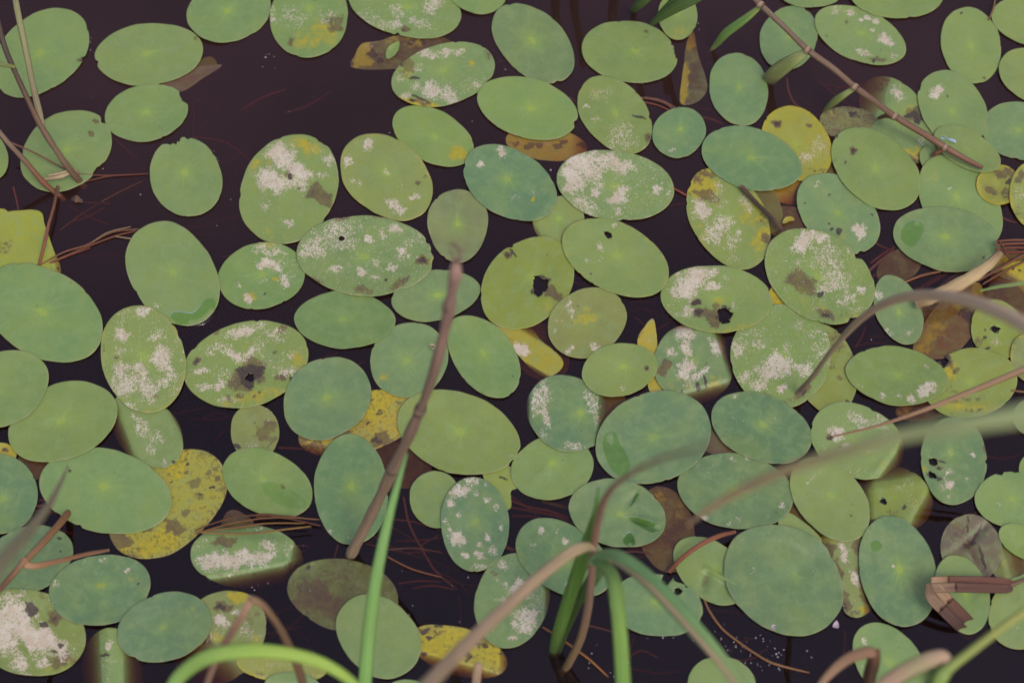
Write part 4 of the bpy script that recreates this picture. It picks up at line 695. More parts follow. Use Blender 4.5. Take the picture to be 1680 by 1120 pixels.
# ------------------------------------------------------------------ stems, blades, needles
def path_mesh(pts, cols, flat=1.0, vee=0.0, sides=10, per=10, twist=0.0, lump=0.0, seed=0, bright=1.18):
    """pts: (px, py, height_m, width_px). Swept section; flat is thickness over width, vee folds it along a keel."""
    q = np.array([p[:4] for p in pts], float); n = len(q)
    if n > 2:
        ext = np.vstack([2 * q[0] - q[1], q, 2 * q[-1] - q[-2]])
        res = []
        for i in range(1, n):
            p0, p1, p2, p3 = ext[i - 1:i + 3]
            # centripetal-ish: plain Catmull-Rom with damped tangents
            for t in np.arange(per) / per:
                res.append(0.5 * (2 * p1 + (p2 - p0) * t + (2 * p0 - 5 * p1 + 4 * p2 - p3) * t * t + (3 * p1 - p0 - 3 * p2 + p3) * t ** 3))
        res.append(q[-1]); res = np.array(res)
    else:
        t = np.linspace(0, 1, per + 1)[:, None]; res = q[0] * (1 - t) + q[1] * t
    m = len(res)
    rng = np.random.default_rng(seed + int(q[0, 0] * 3 + q[-1, 1]) % 5000)
    C = at(res[:, 0], res[:, 1], res[:, 2])
    wd = np.maximum(res[:, 3], 0.3) * mpp(C) * 0.5
    if lump:
        wd = wd * (1 + lump * np.convolve(rng.normal(0, 1, m + 4), np.ones(5) / 5, 'valid')[:m])
    T = np.gradient(C, axis=0); T /= np.linalg.norm(T, axis=1)[:, None]
    view = C - CAM; view /= np.linalg.norm(view, axis=1)[:, None]
    side = np.cross(T, view); side /= np.linalg.norm(side, axis=1)[:, None] + 1e-9
    nor = np.cross(side, T)
    tw = twist * np.linspace(0, 1, m) if np.isscalar(twist) else np.interp(np.linspace(0, 1, m), np.linspace(0, 1, len(twist)), twist)
    s2 = side * np.cos(tw)[:, None] + nor * np.sin(tw)[:, None]
    n2 = -side * np.sin(tw)[:, None] + nor * np.cos(tw)[:, None]
    a = np.linspace(0, 2 * math.pi, sides, endpoint=False)
    V = []
    for i in range(m):
        x = np.cos(a); yy = flat * np.sin(a) + vee * (np.abs(x) - 0.5)
        V.append(C[i] + wd[i] * (x[:, None] * s2[i] + yy[:, None] * n2[i]))
    V = np.vstack(V)
    F = []
    for i in range(m - 1):
        for j in range(sides):
            F.append((i * sides + j, i * sides + (j + 1) % sides, (i + 1) * sides + (j + 1) % sides, (i + 1) * sides + j))
    F.append(tuple(range(sides))); F.append(tuple(range((m - 1) * sides, m * sides))[::-1])
    cs = np.array([c for c in cols], float)
    f = np.linspace(0, 1, m)
    cc = np.stack([np.interp(f, np.linspace(0, 1, len(cs)), cs[:, k]) for k in range(3)], 1)
    base = np.c_[np.repeat(cc * bright, sides, 0), np.ones(m * sides)]
    d = np.r_[0, np.cumsum(np.linalg.norm(np.diff(C, axis=0), axis=1))]
    al = np.c_[np.repeat(d, sides) * 1.0 + rng.uniform(0, 5), np.tile(np.abs(np.cos(a)) * np.sign(np.cos(a)), m), np.zeros(m * sides)]
    return V, F, base, al, C[0]

def stick(name, pts, cols, parent=None, label=None, cat=None, group=None, **kw):
    V, F, base, al, c0 = path_mesh(pts, cols, **kw)
    o = mesh_obj(name, V, F, [M_STALK], parent=parent, origin=c0, attrs=dict(base=('FLOAT_COLOR', base), along=('FLOAT_VECTOR', al)))
    return tag(o, label, cat, group, 'thing' if cat and parent is None else None)

TAN, PALE, GREY, BRN = L(164, 142, 120), L(188, 168, 146), L(124, 104, 96), L(92, 66, 52)
DKB, RUST, RED = L(58, 42, 38), L(122, 72, 48), L(128, 62, 54)
GRN, LGRN, DGRN, OLV, PUR = L(112, 150, 84), L(138, 172, 92), L(62, 92, 46), L(130, 140, 84), L(112, 88, 84)

# grey broken reed standing in the middle, its frayed tip well above the water
t = empty('reed_stalk', at(575, 908, 0)); tag(t, 'tall grey dead reed stalk standing in the middle, frayed tip towards the viewer', 'reed')
main = [(572, 916, -.012, 17.0), (584, 893, .018, 17.8), (612, 838, .07, 18.7), (642, 775, .13, 18.7), (672, 712, .19, 18.7), (698, 650, .24, 18.7), (716, 595, .29, 18.7), (731, 535, .33, 18.7), (741, 482, .37, 18.7), (747, 448, .395, 19.6), (749, 428, .405, 12.8)]
stick('stem', main, [L(128, 112, 100), L(112, 94, 84), L(104, 86, 80), L(112, 90, 86), L(126, 100, 100), L(132, 106, 106)], t, lump=.2, sides=14, seed=3, bright=1.9)
for (x, y, h, w) in ((689, 673, .222, 26), (645, 768, .136, 26), (737, 500, .356, 27)):
    w *= .82
    stick('joint', [(x - 3, y + 7, h - .004, w - 3.5), (x, y, h, w), (x + 3, y - 8, h + .004, w - 3.5)], [DKB, GREY, DKB], t, sides=14)
stick('frayed_fibre', [(750, 432, .404, 7), (756, 418, .408, 6), (748, 404, .410, 5), (738, 400, .409, 4)], [PUR, PUR], t, lump=.3)
stick('frayed_fibre', [(748, 432, .404, 5), (742, 416, .407, 4), (734, 408, .407, 2)], [PUR, GREY], t, lump=.3)

# long reed fallen across the upper right
t = empty('reed_stalk', at(1610, 273, .008)); tag(t, 'long brown reed stalk lying diagonally over the pads, with leaves at its joints', 'reed')
diag = [(1225, -18, .10, 9.5), (1248, 8, .092, 9.5), (1285, 43, .080, 9.5), (1325, 82, .068, 10.3), (1366, 112, .056, 10.3), (1403, 143, .046, 10.3), (1436, 167, .038, 10.3), (1468, 191, .030, 11.2), (1511, 217, .023, 11.2), (1551, 242, .017, 11.2), (1586, 262, .012, 9.5), (1612, 275, .009, 6.9)]
stick('stem', diag, [L(124, 104, 96), L(112, 92, 82), L(118, 92, 78), L(116, 84, 68), L(124, 88, 70), L(120, 78, 64)], t, lump=.08, sides=12, bright=.98)
for (x, y, h) in ((1248, 8, .092), (1325, 82, .068), (1403, 143, .046), (1468, 191, .030), (1551, 242, .017)):
    stick('joint', [(x - 4, y - 3, h, 10), (x, y, h, 13), (x + 5, y + 3, h, 10)], [PALE, L(170, 140, 128), DKB], t, sides=12)
stick('leaf', [(1250, 9, .093, 7), (1224, 30, .07, 13), (1193, 53, .035, 15), (1176, 72, .010, 11), (1164, 85, -.004, 4)], [OLV, GRN, L(96, 122, 66), L(96, 104, 62)], t, bright=1.9, flat=.12, vee=.7)
stick('leaf', [(1326, 83, .067, 9), (1303, 98, .052, 20), (1281, 113, .032, 26), (1264, 128, .012, 25), (1256, 138, -.006, 20)], [L(140, 146, 104), L(118, 128, 84), L(108, 110, 74), L(100, 94, 72)], t, bright=2.0, flat=.09, vee=.35)
stick('leaf', [(1403, 144, .045, 8), (1384, 156, .034, 11), (1369, 167, .020, 13), (1350, 184, -.002, 6)], [L(150, 158, 110), L(122, 138, 84), L(88, 96, 58)], t, bright=1.5, flat=.12, vee=.6)
stick('side_twig', [(1470, 193, .028, 8), (1455, 190, .016, 9), (1441, 194, .004, 5)], [RUST, BRN], t, lump=.2)
stick('side_twig', [(1551, 243, .016, 8), (1538, 250, .010, 9), (1529, 256, .005, 5)], [RUST, BRN], t, lump=.2)
stick('fallen_twig', [(1216, 306, .006, 8), (1240, 332, .007, 7), (1264, 356, .007, 7), (1284, 378, .006, 6)], [BRN, DKB, DKB, BRN], label='dark twig lying along the flank of the yellow topped crusty pad', cat='twig', lump=.12)

# crossed stems in the upper left corner
stick('reed_stalk', [(-6, 28, .11, 9), (8, 78, .094, 9), (22, 112, .084, 9), (44, 160, .068, 9), (66, 205, .052, 10), (92, 246, .033, 10), (116, 280, .014, 11), (138, 306, -.006, 12)], [DKB, DKB, BRN, L(112, 92, 76), BRN], label='dark brown reed stem entering the water by the tan fibres', cat='reed', group='dry reeds in the upper corner', lump=.1)
stick('dry_reed', [(24, -8, .12, 10), (31, 30, .108, 11), (44, 90, .09, 10), (54, 140, .074, 10), (64, 182, .060, 11), (74, 217, .047, 4)], [L(120, 122, 92), L(128, 128, 96), L(120, 112, 90), L(138, 128, 108)], label='pale grey green reed blade joining the dark stem in the corner', cat='reed', group='dry reeds in the upper corner', flat=.15, vee=.6)
stick('reed_stalk', [(-8, 208, .06, 8), (14, 235, .046, 8), (40, 263, .030, 9), (72, 300, .010, 9), (106, 328, -.006, 10)], [GREY, L(120, 100, 92), L(112, 88, 72), RUST, BRN], label='grey brown reed stem lying lowest of the crossed stems', cat='reed', group='dry reeds in the upper corner', lump=.12)
stick('dry_reed', [(-6, 104, .10, 9), (10, 107, .094, 8), (24, 110, .086, 5)], [L(104, 116, 78), OLV], label='short green leaf stub at the side edge on the dark stem', cat='reed', flat=.3)
FIB = 'dry fibres tangled on the pad by the crossed reeds'
stick('dry_fibre', [(10, 231, .02, 3), (55, 250, .014, 3), (100, 274, .008, 3), (116, 281, .007, 2)], [L(120, 84, 66), BRN], label='thin brown fibre slanting over the reed-crossed pad', cat='fibre', group=FIB)
stick('dry_fibre', [(74, 294, .007, 5), (98, 290, .010, 6), (116, 284, .011, 5), (128, 282, .009, 3)], [TAN, PALE, TAN], label='tan curled fibre wrapped about the foot of the dark stem, lower one', cat='fibre', group=FIB, lump=.25)
stick('dry_fibre', [(80, 288, .009, 4), (100, 284, .013, 5), (122, 279, .012, 5), (130, 288, .007, 3)], [PALE, TAN, BRN], label='tan curled fibre wrapped about the foot of the dark stem, upper one', cat='fibre', group=FIB, lump=.25)
stick('lily_stalk', [(95, 306, .004, 6), (88, 340, .006, 5), (80, 368, .007, 5), (73, 400, .006, 6), (64, 436, .002, 5)], [BRN, RUST, L(132, 78, 66), RUST], label='red brown stalk running down onto the torn yellow green leaf', cat='stalk', lump=.1)
stick('floating_bark', [(118, 326, .002, 9), (126, 327, .003, 13), (136, 331, .001, 6)], [DKB, BRN, DKB], label='small dark bark flake floating by the reed foot', cat='bark flake', flat=.35, lump=.2)

# blades at the top edge
stick('green_reed', [(1036, 21, -.006, 9), (1046, 10, .02, 15), (1062, -4, .06, 15), (1078, -18, .09, 13)], [DGRN, L(98, 128, 68), GRN], label='short green reed blade at the top edge standing alone', cat='reed', group='green reed blades at the top edge', flat=.5, vee=.3)
stick('green_reed', [(1068, 42, .003, 5), (1086, 27, .022, 14), (1108, 13, .048, 18), (1135, 0, .08, 18), (1160, -14, .11, 16)], [DGRN, L(92, 122, 60), L(116, 150, 88), L(120, 152, 96)], label='broad green reed blade over the small yellow green pad', cat='reed', group='green reed blades at the top edge', flat=.12, vee=.5)
stick('green_reed', [(1068, 38, .004, 5), (1084, 22, .022, 10), (1100, 6, .042, 12), (1112, -12, .07, 12)], [DGRN, L(80, 108, 54), GRN], label='narrow upright green reed blade beside the broad blade', cat='reed', group='green reed blades at the top edge', flat=.15, vee=.5)
for (x, dx, h, w, lb) in ((908, 22, .085, 15, 'leaning most'), (940, 30, .10, 15, 'between the other two'), (1010, 3, .07, 17, 'closest to the short blade')):
    stick('green_reed', [(x, -24, -.02, w), (x + dx * .2, -30 - h * 330, h * .33, w), (x + dx * .6, -30 - h * 660, h * .66, w * .8), (x + dx, -30 - h * 1000, h, w * .5)], [DGRN, GRN, GRN], label='green reed just past the top edge, mirrored in the water, ' + lb, cat='reed', group='reeds standing just past the top edge', flat=.4, vee=.2)

# lower left: bent twig, blurred blade, bent brown blade
t = empty('bent_twig', at(110, 846, .004)); tag(t, 'orange brown twig snapped into a bend over a blue green pad', 'twig')
stick('twig_arm', [(114, 838, -.003, 11), (100, 856, .018, 12), (72, 888, .045, 12), (38, 923, .072, 13)], [L(142, 94, 62), L(150, 102, 72), L(156, 112, 84), L(172, 130, 104)], t, lump=.08)
stick('twig_arm', [(32, 921, .072, 12), (56, 928, .066, 11), (96, 920, .05, 8), (140, 909, .03, 7), (178, 902, .012, 5)], [L(184, 148, 122), L(160, 116, 92), L(140, 98, 78), L(132, 96, 80)], t, lump=.08)
stick('twig_arm', [(40, 919, .074, 11), (22, 941, .080, 10), (2, 964, .088, 10), (-16, 984, .095, 9)], [L(160, 120, 96), L(120, 84, 66), L(100, 68, 56)], t, lump=.08)
stick('dry_reed', [(-40, 985, 0.630, 30.8), (0, 925, 0.555, 28.0), (44, 874, 0.450, 21.0), (78, 831, 0.360, 13.3), (98, 795, 0.300, 7.0), (112, 763, 0.255, 2.1)], [L(122, 112, 94), L(118, 108, 90), L(112, 98, 86), L(110, 90, 88)], bright=2.5, label='blurred grey brown blade tip pointing up from the side edge', cat='reed', flat=.10, vee=.4)
t = empty('bent_reed', at(340, 1180, .10)); tag(t, 'thin purple brown reed bent to a sharp peak near the bottom edge', 'reed')
stick('stem', [(411, 984, .27, 12.3), (398, 1008, .262, 12.3), (378, 1040, .245, 12.3), (360, 1072, .225, 12.3), (344, 1108, .20, 11.5), (332, 1150, .17, 11.5)], [L(160, 128, 114), L(140, 108, 98), L(128, 98, 92), L(124, 96, 92)], t, flat=.5, bright=1.35)
stick('hanging_tip', [(408, 982, .27, 13.1), (428, 990, .258, 11.5), (450, 1016, .235, 11.5), (468, 1046, .21, 12.3), (488, 1092, .175, 13.9), (506, 1150, .14, 13.9)], [L(164, 134, 116), L(132, 104, 86), L(110, 84, 66), L(96, 74, 56)], t, flat=.3)
stick('grass_shoot', [(270, 1150, .26, 21.3), (296, 1108, .272, 24.6), (340, 1078, .285, 26.2), (400, 1067, .29, 24.6), (460, 1070, .29, 23.0), (520, 1084, .285, 21.3), (570, 1112, .275, 18.0), (606, 1150, .26, 14.8)], [L(120, 156, 84), L(128, 166, 84), L(142, 178, 74), L(146, 182, 74), L(132, 166, 72)], bright=1.15, label='bright yellow green bent blade arching along the bottom edge', cat='grass', flat=.08, vee=.45)
stick('grass_shoot', [(590, 1260, .07, 26.2), (597, 1150, .12, 23.8), (603, 1060, .155, 22.1), (615, 960, .195, 20.5), (635, 860, .225, 16.4), (652, 795, .245, 10.7), (668, 742, .26, 3.3)], [L(104, 150, 78), L(118, 166, 92), L(120, 166, 96), L(116, 162, 98), L(108, 156, 96)], bright=1.12, label='straight bright green blade rising from the bottom edge past the reed stalk', cat='grass', flat=.10, vee=.45)

# tuft in front, lower middle
t = empty('grass_tuft', at(915, 1080, 0)); tag(t, 'tuft of green and dry blades rising from the water near the bottom edge', 'grass')
stick('blade', [(905, 1080, -.012, 14), (913, 1048, .025, 20), (928, 1000, .07, 23), (946, 945, .12, 24), (960, 905, .16, 25), (970, 870, .195, 17), (978, 835, .225, 9), (982, 800, .25, 3)], [L(60, 86, 40), L(84, 124, 48), L(88, 130, 52), L(92, 136, 58), L(98, 150, 84)], t, flat=.14, vee=.6)
stick('blade', [(914, 1074, -.005, 10), (930, 1030, .035, 13), (950, 985, .08, 16), (975, 945, .12, 22), (990, 915, .145, 14)], [L(44, 68, 32), L(58, 92, 38), L(66, 100, 48), L(84, 124, 72)], t, flat=.18, vee=.5)
stick('dry_stem', [(922, 1104, -.012, 13), (934, 1085, .01, 14), (952, 1048, .045, 14), (964, 1000, .09, 14), (970, 950, .14, 13), (973, 905, .18, 13), (982, 850, .24, 13), (996, 812, .32, 11), (1022, 785, .40, 9), (1070, 758, .50, 8), (1120, 742, .60, 7), (1180, 728, .70, 6)], [L(86, 72, 50), L(104, 84, 64), L(116, 92, 84), L(128, 96, 90), L(136, 102, 92), L(148, 118, 100), L(150, 124, 104)], t, bright=1.7)
stick('dry_blade', [(978, 900, .19, 8.2), (960, 897, .205, 18.0), (930, 910, .225, 19.7), (880, 950, .265, 20.5), (820, 1005, .31, 22.1), (760, 1062, .355, 24.6), (690, 1135, .41, 27.1)], [L(160, 146, 124), L(176, 156, 136), L(168, 144, 126), L(158, 134, 120), L(152, 130, 116)], t, flat=.09, vee=.4, bright=1.45)
stick('blade', [(972, 922, .18, 11.5), (988, 926, .205, 21.3), (1006, 950, .225, 24.6), (1014, 1000, .24, 24.6), (1019, 1060, .25, 24.6), (1024, 1150, .26, 24.6)], [L(108, 148, 88), L(122, 162, 96), L(134, 172, 92), L(136, 176, 84), L(120, 164, 80)], t, flat=.08, vee=.4)
stick('striped_blade', [(968, 924, .17, 9.8), (985, 912, .20, 19.7), (1015, 915, .23, 26.2), (1058, 945, .255, 27.9), (1105, 992, .275, 27.9), (1150, 1042, .29, 26.2), (1190, 1090, .30, 22.1), (1225, 1140, .31, 16.4)], [L(112, 144, 96), L(108, 146, 100), L(104, 144, 96), L(112, 148, 98), L(126, 146, 100)], t, flat=.08, vee=.35, bright=1.7)
stick('stripe', [(1000, 918, .222, 3), (1050, 948, .2575, 8), (1098, 994, .2775, 9), (1143, 1044, .2925, 9), (1184, 1092, .3025, 9), (1214, 1132, .310, 8)], [L(172, 152, 126), L(182, 160, 136), L(188, 164, 140)], t, flat=.3)

# right: arching blurred stem, wide blurred blade, thin stems
stick('dry_grass', [(1313, 641, 0.009, 10.6), (1331, 620, 0.043, 7.7), (1360, 581, 0.109, 8.6), (1390, 545, 0.174, 10.6), (1425, 513, 0.239, 12.5), (1470, 491, 0.297, 15.4), (1518, 484, 0.348, 18.2), (1576, 490, 0.399, 21.1), (1632, 508, 0.442, 24.0), (1690, 538, 0.486, 25.9), (1740, 570, 0.522, 26.9)], [L(84, 70, 66), L(112, 96, 84), L(136, 112, 100), L(156, 130, 116), L(170, 144, 128), L(176, 150, 134)], bright=2.5, label='arching blurred brown stem dipping its dark tip onto the round spattered pad', cat='stem')
stick('green_reed', [(1128, 862, 0.420, 3.6), (1150, 844, 0.446, 8.6), (1200, 812, 0.490, 14.4), (1260, 783, 0.542, 17.3), (1330, 757, 0.586, 19.4), (1410, 733, 0.630, 22.3), (1490, 712, 0.665, 25.9), (1580, 697, 0.700, 30.2), (1690, 678, 0.735, 34.6), (1760, 664, 0.752, 36.0)], [L(142, 116, 98), L(140, 116, 96), L(140, 122, 96), L(138, 132, 100), L(140, 146, 106), L(146, 156, 114), L(150, 160, 120)], bright=2.9, label='wide blurred blade reaching in from the side edge, brown tip, green base', cat='reed', flat=.07, vee=.4)
stick('dry_grass', [(1366, 716, .06, 3), (1440, 698, .075, 5), (1500, 678, .088, 7), (1560, 655, .10, 8), (1620, 630, .115, 9), (1700, 596, .135, 9)], [L(146, 112, 92), L(154, 120, 98), L(160, 128, 108), L(164, 134, 116)], label='thin tan stem slanting across the yellow green pad with ringed hole', cat='stem', lump=.08)
stick('dry_grass', [(1520, 671, .085, 3), (1590, 645, .10, 5), (1640, 625, .112, 6), (1700, 600, .128, 6)], [L(120, 90, 70), L(132, 98, 76), L(140, 108, 90)], label='darker thin stem running just under the tan slanting stem', cat='stem', lump=.1)
stick('grass_shoot', [(1608, 477, .012, 4), (1640, 470, .022, 6), (1690, 463, .035, 7)], [L(120, 150, 92), L(132, 160, 104)], label='thin green blade at the side edge above the blurred arching stem', cat='grass', flat=.3)
t = empty('broken_reed', at(1505, 496, .006)); tag(t, 'broken tan dry reed with a split end above the sunken amber-edged leaf', 'reed')
stick('stem', [(1642, 414, .026, 12), (1622, 434, .026, 18), (1593, 455, .024, 22), (1560, 473, .022, 22), (1528, 488, .018, 22), (1504, 497, .010, 20)], [L(120, 98, 76), L(166, 146, 116), L(176, 156, 124), L(158, 134, 106), L(170, 148, 120), L(128, 100, 78)], t, flat=.45, lump=.08)
stick('split_strip', [(1604, 456, .022, 5), (1570, 474, .018, 9), (1535, 490, .010, 9), (1510, 502, .004, 4)], [L(140, 112, 88), L(108, 82, 62), L(90, 66, 50)], t, flat=.4)
stick('lily_stalk', [(1098, 937, .002, 8), (1118, 916, .012, 8), (1146, 895, .018, 8), (1176, 880, .016, 8), (1206, 872, .008, 6)], [RUST, L(138, 78, 54), L(146, 84, 58), L(126, 70, 50)], bright=0.95, label='red arching leaf stalk beside the folded creased pad', cat='stalk')
# folded brown reed, lower right corner
t = empty('folded_reed', at(1592, 1034, 0)); tag(t, 'wet brown reed snapped into a V over the pinned green pad', 'reed')
for off, f, up in ((-5, 1.0, .0), (6, .82, -.0015)):
    stick('arm', [(1527, 958 + off, .023 + up, 9), (1531, 958 + off, .024 + up, 15), (1562 + off, 957 + off, .022 + up, 16), (1564 + off, 957 + off, .022 + up, 16), (1612, 958 + off, .014 + up, 16), (1652, 960 + off * .9, .007 + up, 14), (1662, 961 + off * .6, .004, 4)], [L(190 * f, 152 * f, 124 * f), L(190 * f, 152 * f, 124 * f), L(120 * f, 68 * f, 46 * f), L(114 * f, 62 * f, 42 * f), L(120 * f, 68 * f, 46 * f), L(104 * f, 58 * f, 42 * f)], t, flat=.16, vee=-.35, sides=10, per=6, bright=.68)
for off, f, up in ((-6, .80, .0), (6, 1.0, -.001)):
    stick('arm', [(1526 + off * .3, 956 - off * .2, .023 + up, 10), (1533 + off, 972 - off, .022 + up, 17), (1550 + off, 991 - off, .0165 + up, 18), (1552 + off, 993 - off, .016 + up, 18), (1574 + off, 1015 - off, .007 + up, 18), (1599 + off, 1040 - off, -.008, 14)], [L(186 * f, 148 * f, 122 * f), L(190 * f, 152 * f, 124 * f), L(176 * f, 138 * f, 110 * f), L(112 * f, 60 * f, 40 * f), L(98 * f, 54 * f, 38 * f), L(66 * f, 44 * f, 36 * f)], t, flat=.16, vee=-.35, sides=10, per=6, bright=.68)
stick('torn_tip', [(1655, 961, .003, 9), (1672, 954, .004, 6), (1694, 946, .005, 4)], [L(104, 72, 62), L(112, 84, 76)], t, lump=.3)
t = empty('bent_leaf', at(1426, 1150, .05)); tag(t, 'dry brown leaf folded over sharply near the bottom edge', 'dry leaf')
stick('blade', [(1340, 1130, .20, 9.8), (1362, 1104, .205, 14.8), (1388, 1082, .205, 18.0), (1414, 1071, .20, 18.9), (1435, 1069, .195, 18.0)], [L(150, 118, 96), L(160, 126, 100), L(148, 114, 92), L(142, 108, 88)], t, flat=.12, vee=.4)
stick('hanging_tip', [(1434, 1064, .195, 20), (1433, 1084, .18, 22), (1427, 1106, .16, 22), (1420, 1140, .13, 20)], [L(128, 92, 74), L(70, 44, 34), L(62, 40, 30)], t, flat=.15, vee=.4)
t = empty('grass_stalk', at(1545, 1200, .18)); tag(t, 'yellow green grass stalk with a pink edged leaf in the bottom corner', 'grass')
stick('stem', [(1740, 962, .33, 13), (1690, 996, .325, 14), (1640, 1032, .315, 15), (1590, 1070, .305, 16), (1560, 1093, .30, 18), (1545, 1108, .298, 26), (1530, 1135, .29, 20)], [L(150, 154, 92), L(152, 158, 90), L(142, 156, 84), L(126, 150, 78), L(120, 150, 78)], t)
stick('leaf', [(1556, 1086, .30, 18), (1545, 1077, .302, 24), (1520, 1084, .30, 28), (1490, 1098, .295, 28), (1460, 1116, .29, 26), (1430, 1138, .285, 22)], [L(176, 150, 138), L(170, 142, 128), L(156, 148, 118), L(160, 134, 120), L(156, 130, 116)], t, flat=.09, vee=.4)
stick('leaf', [(1552, 1094, .295, 12), (1530, 1102, .29, 22), (1500, 1116, .285, 26), (1470, 1140, .28, 24)], [L(116, 150, 84), L(120, 152, 92), L(124, 150, 96)], t, flat=.09, vee=.4)
stick('broken_reed', [(780, 1150, .10, 15), (782, 1108, .115, 15), (786, 1086, .12, 14)], [L(132, 108, 92), L(146, 122, 106), L(156, 132, 114)], label='short snapped brown stub in front of the sooty yellow pad', cat='reed', flat=.4)

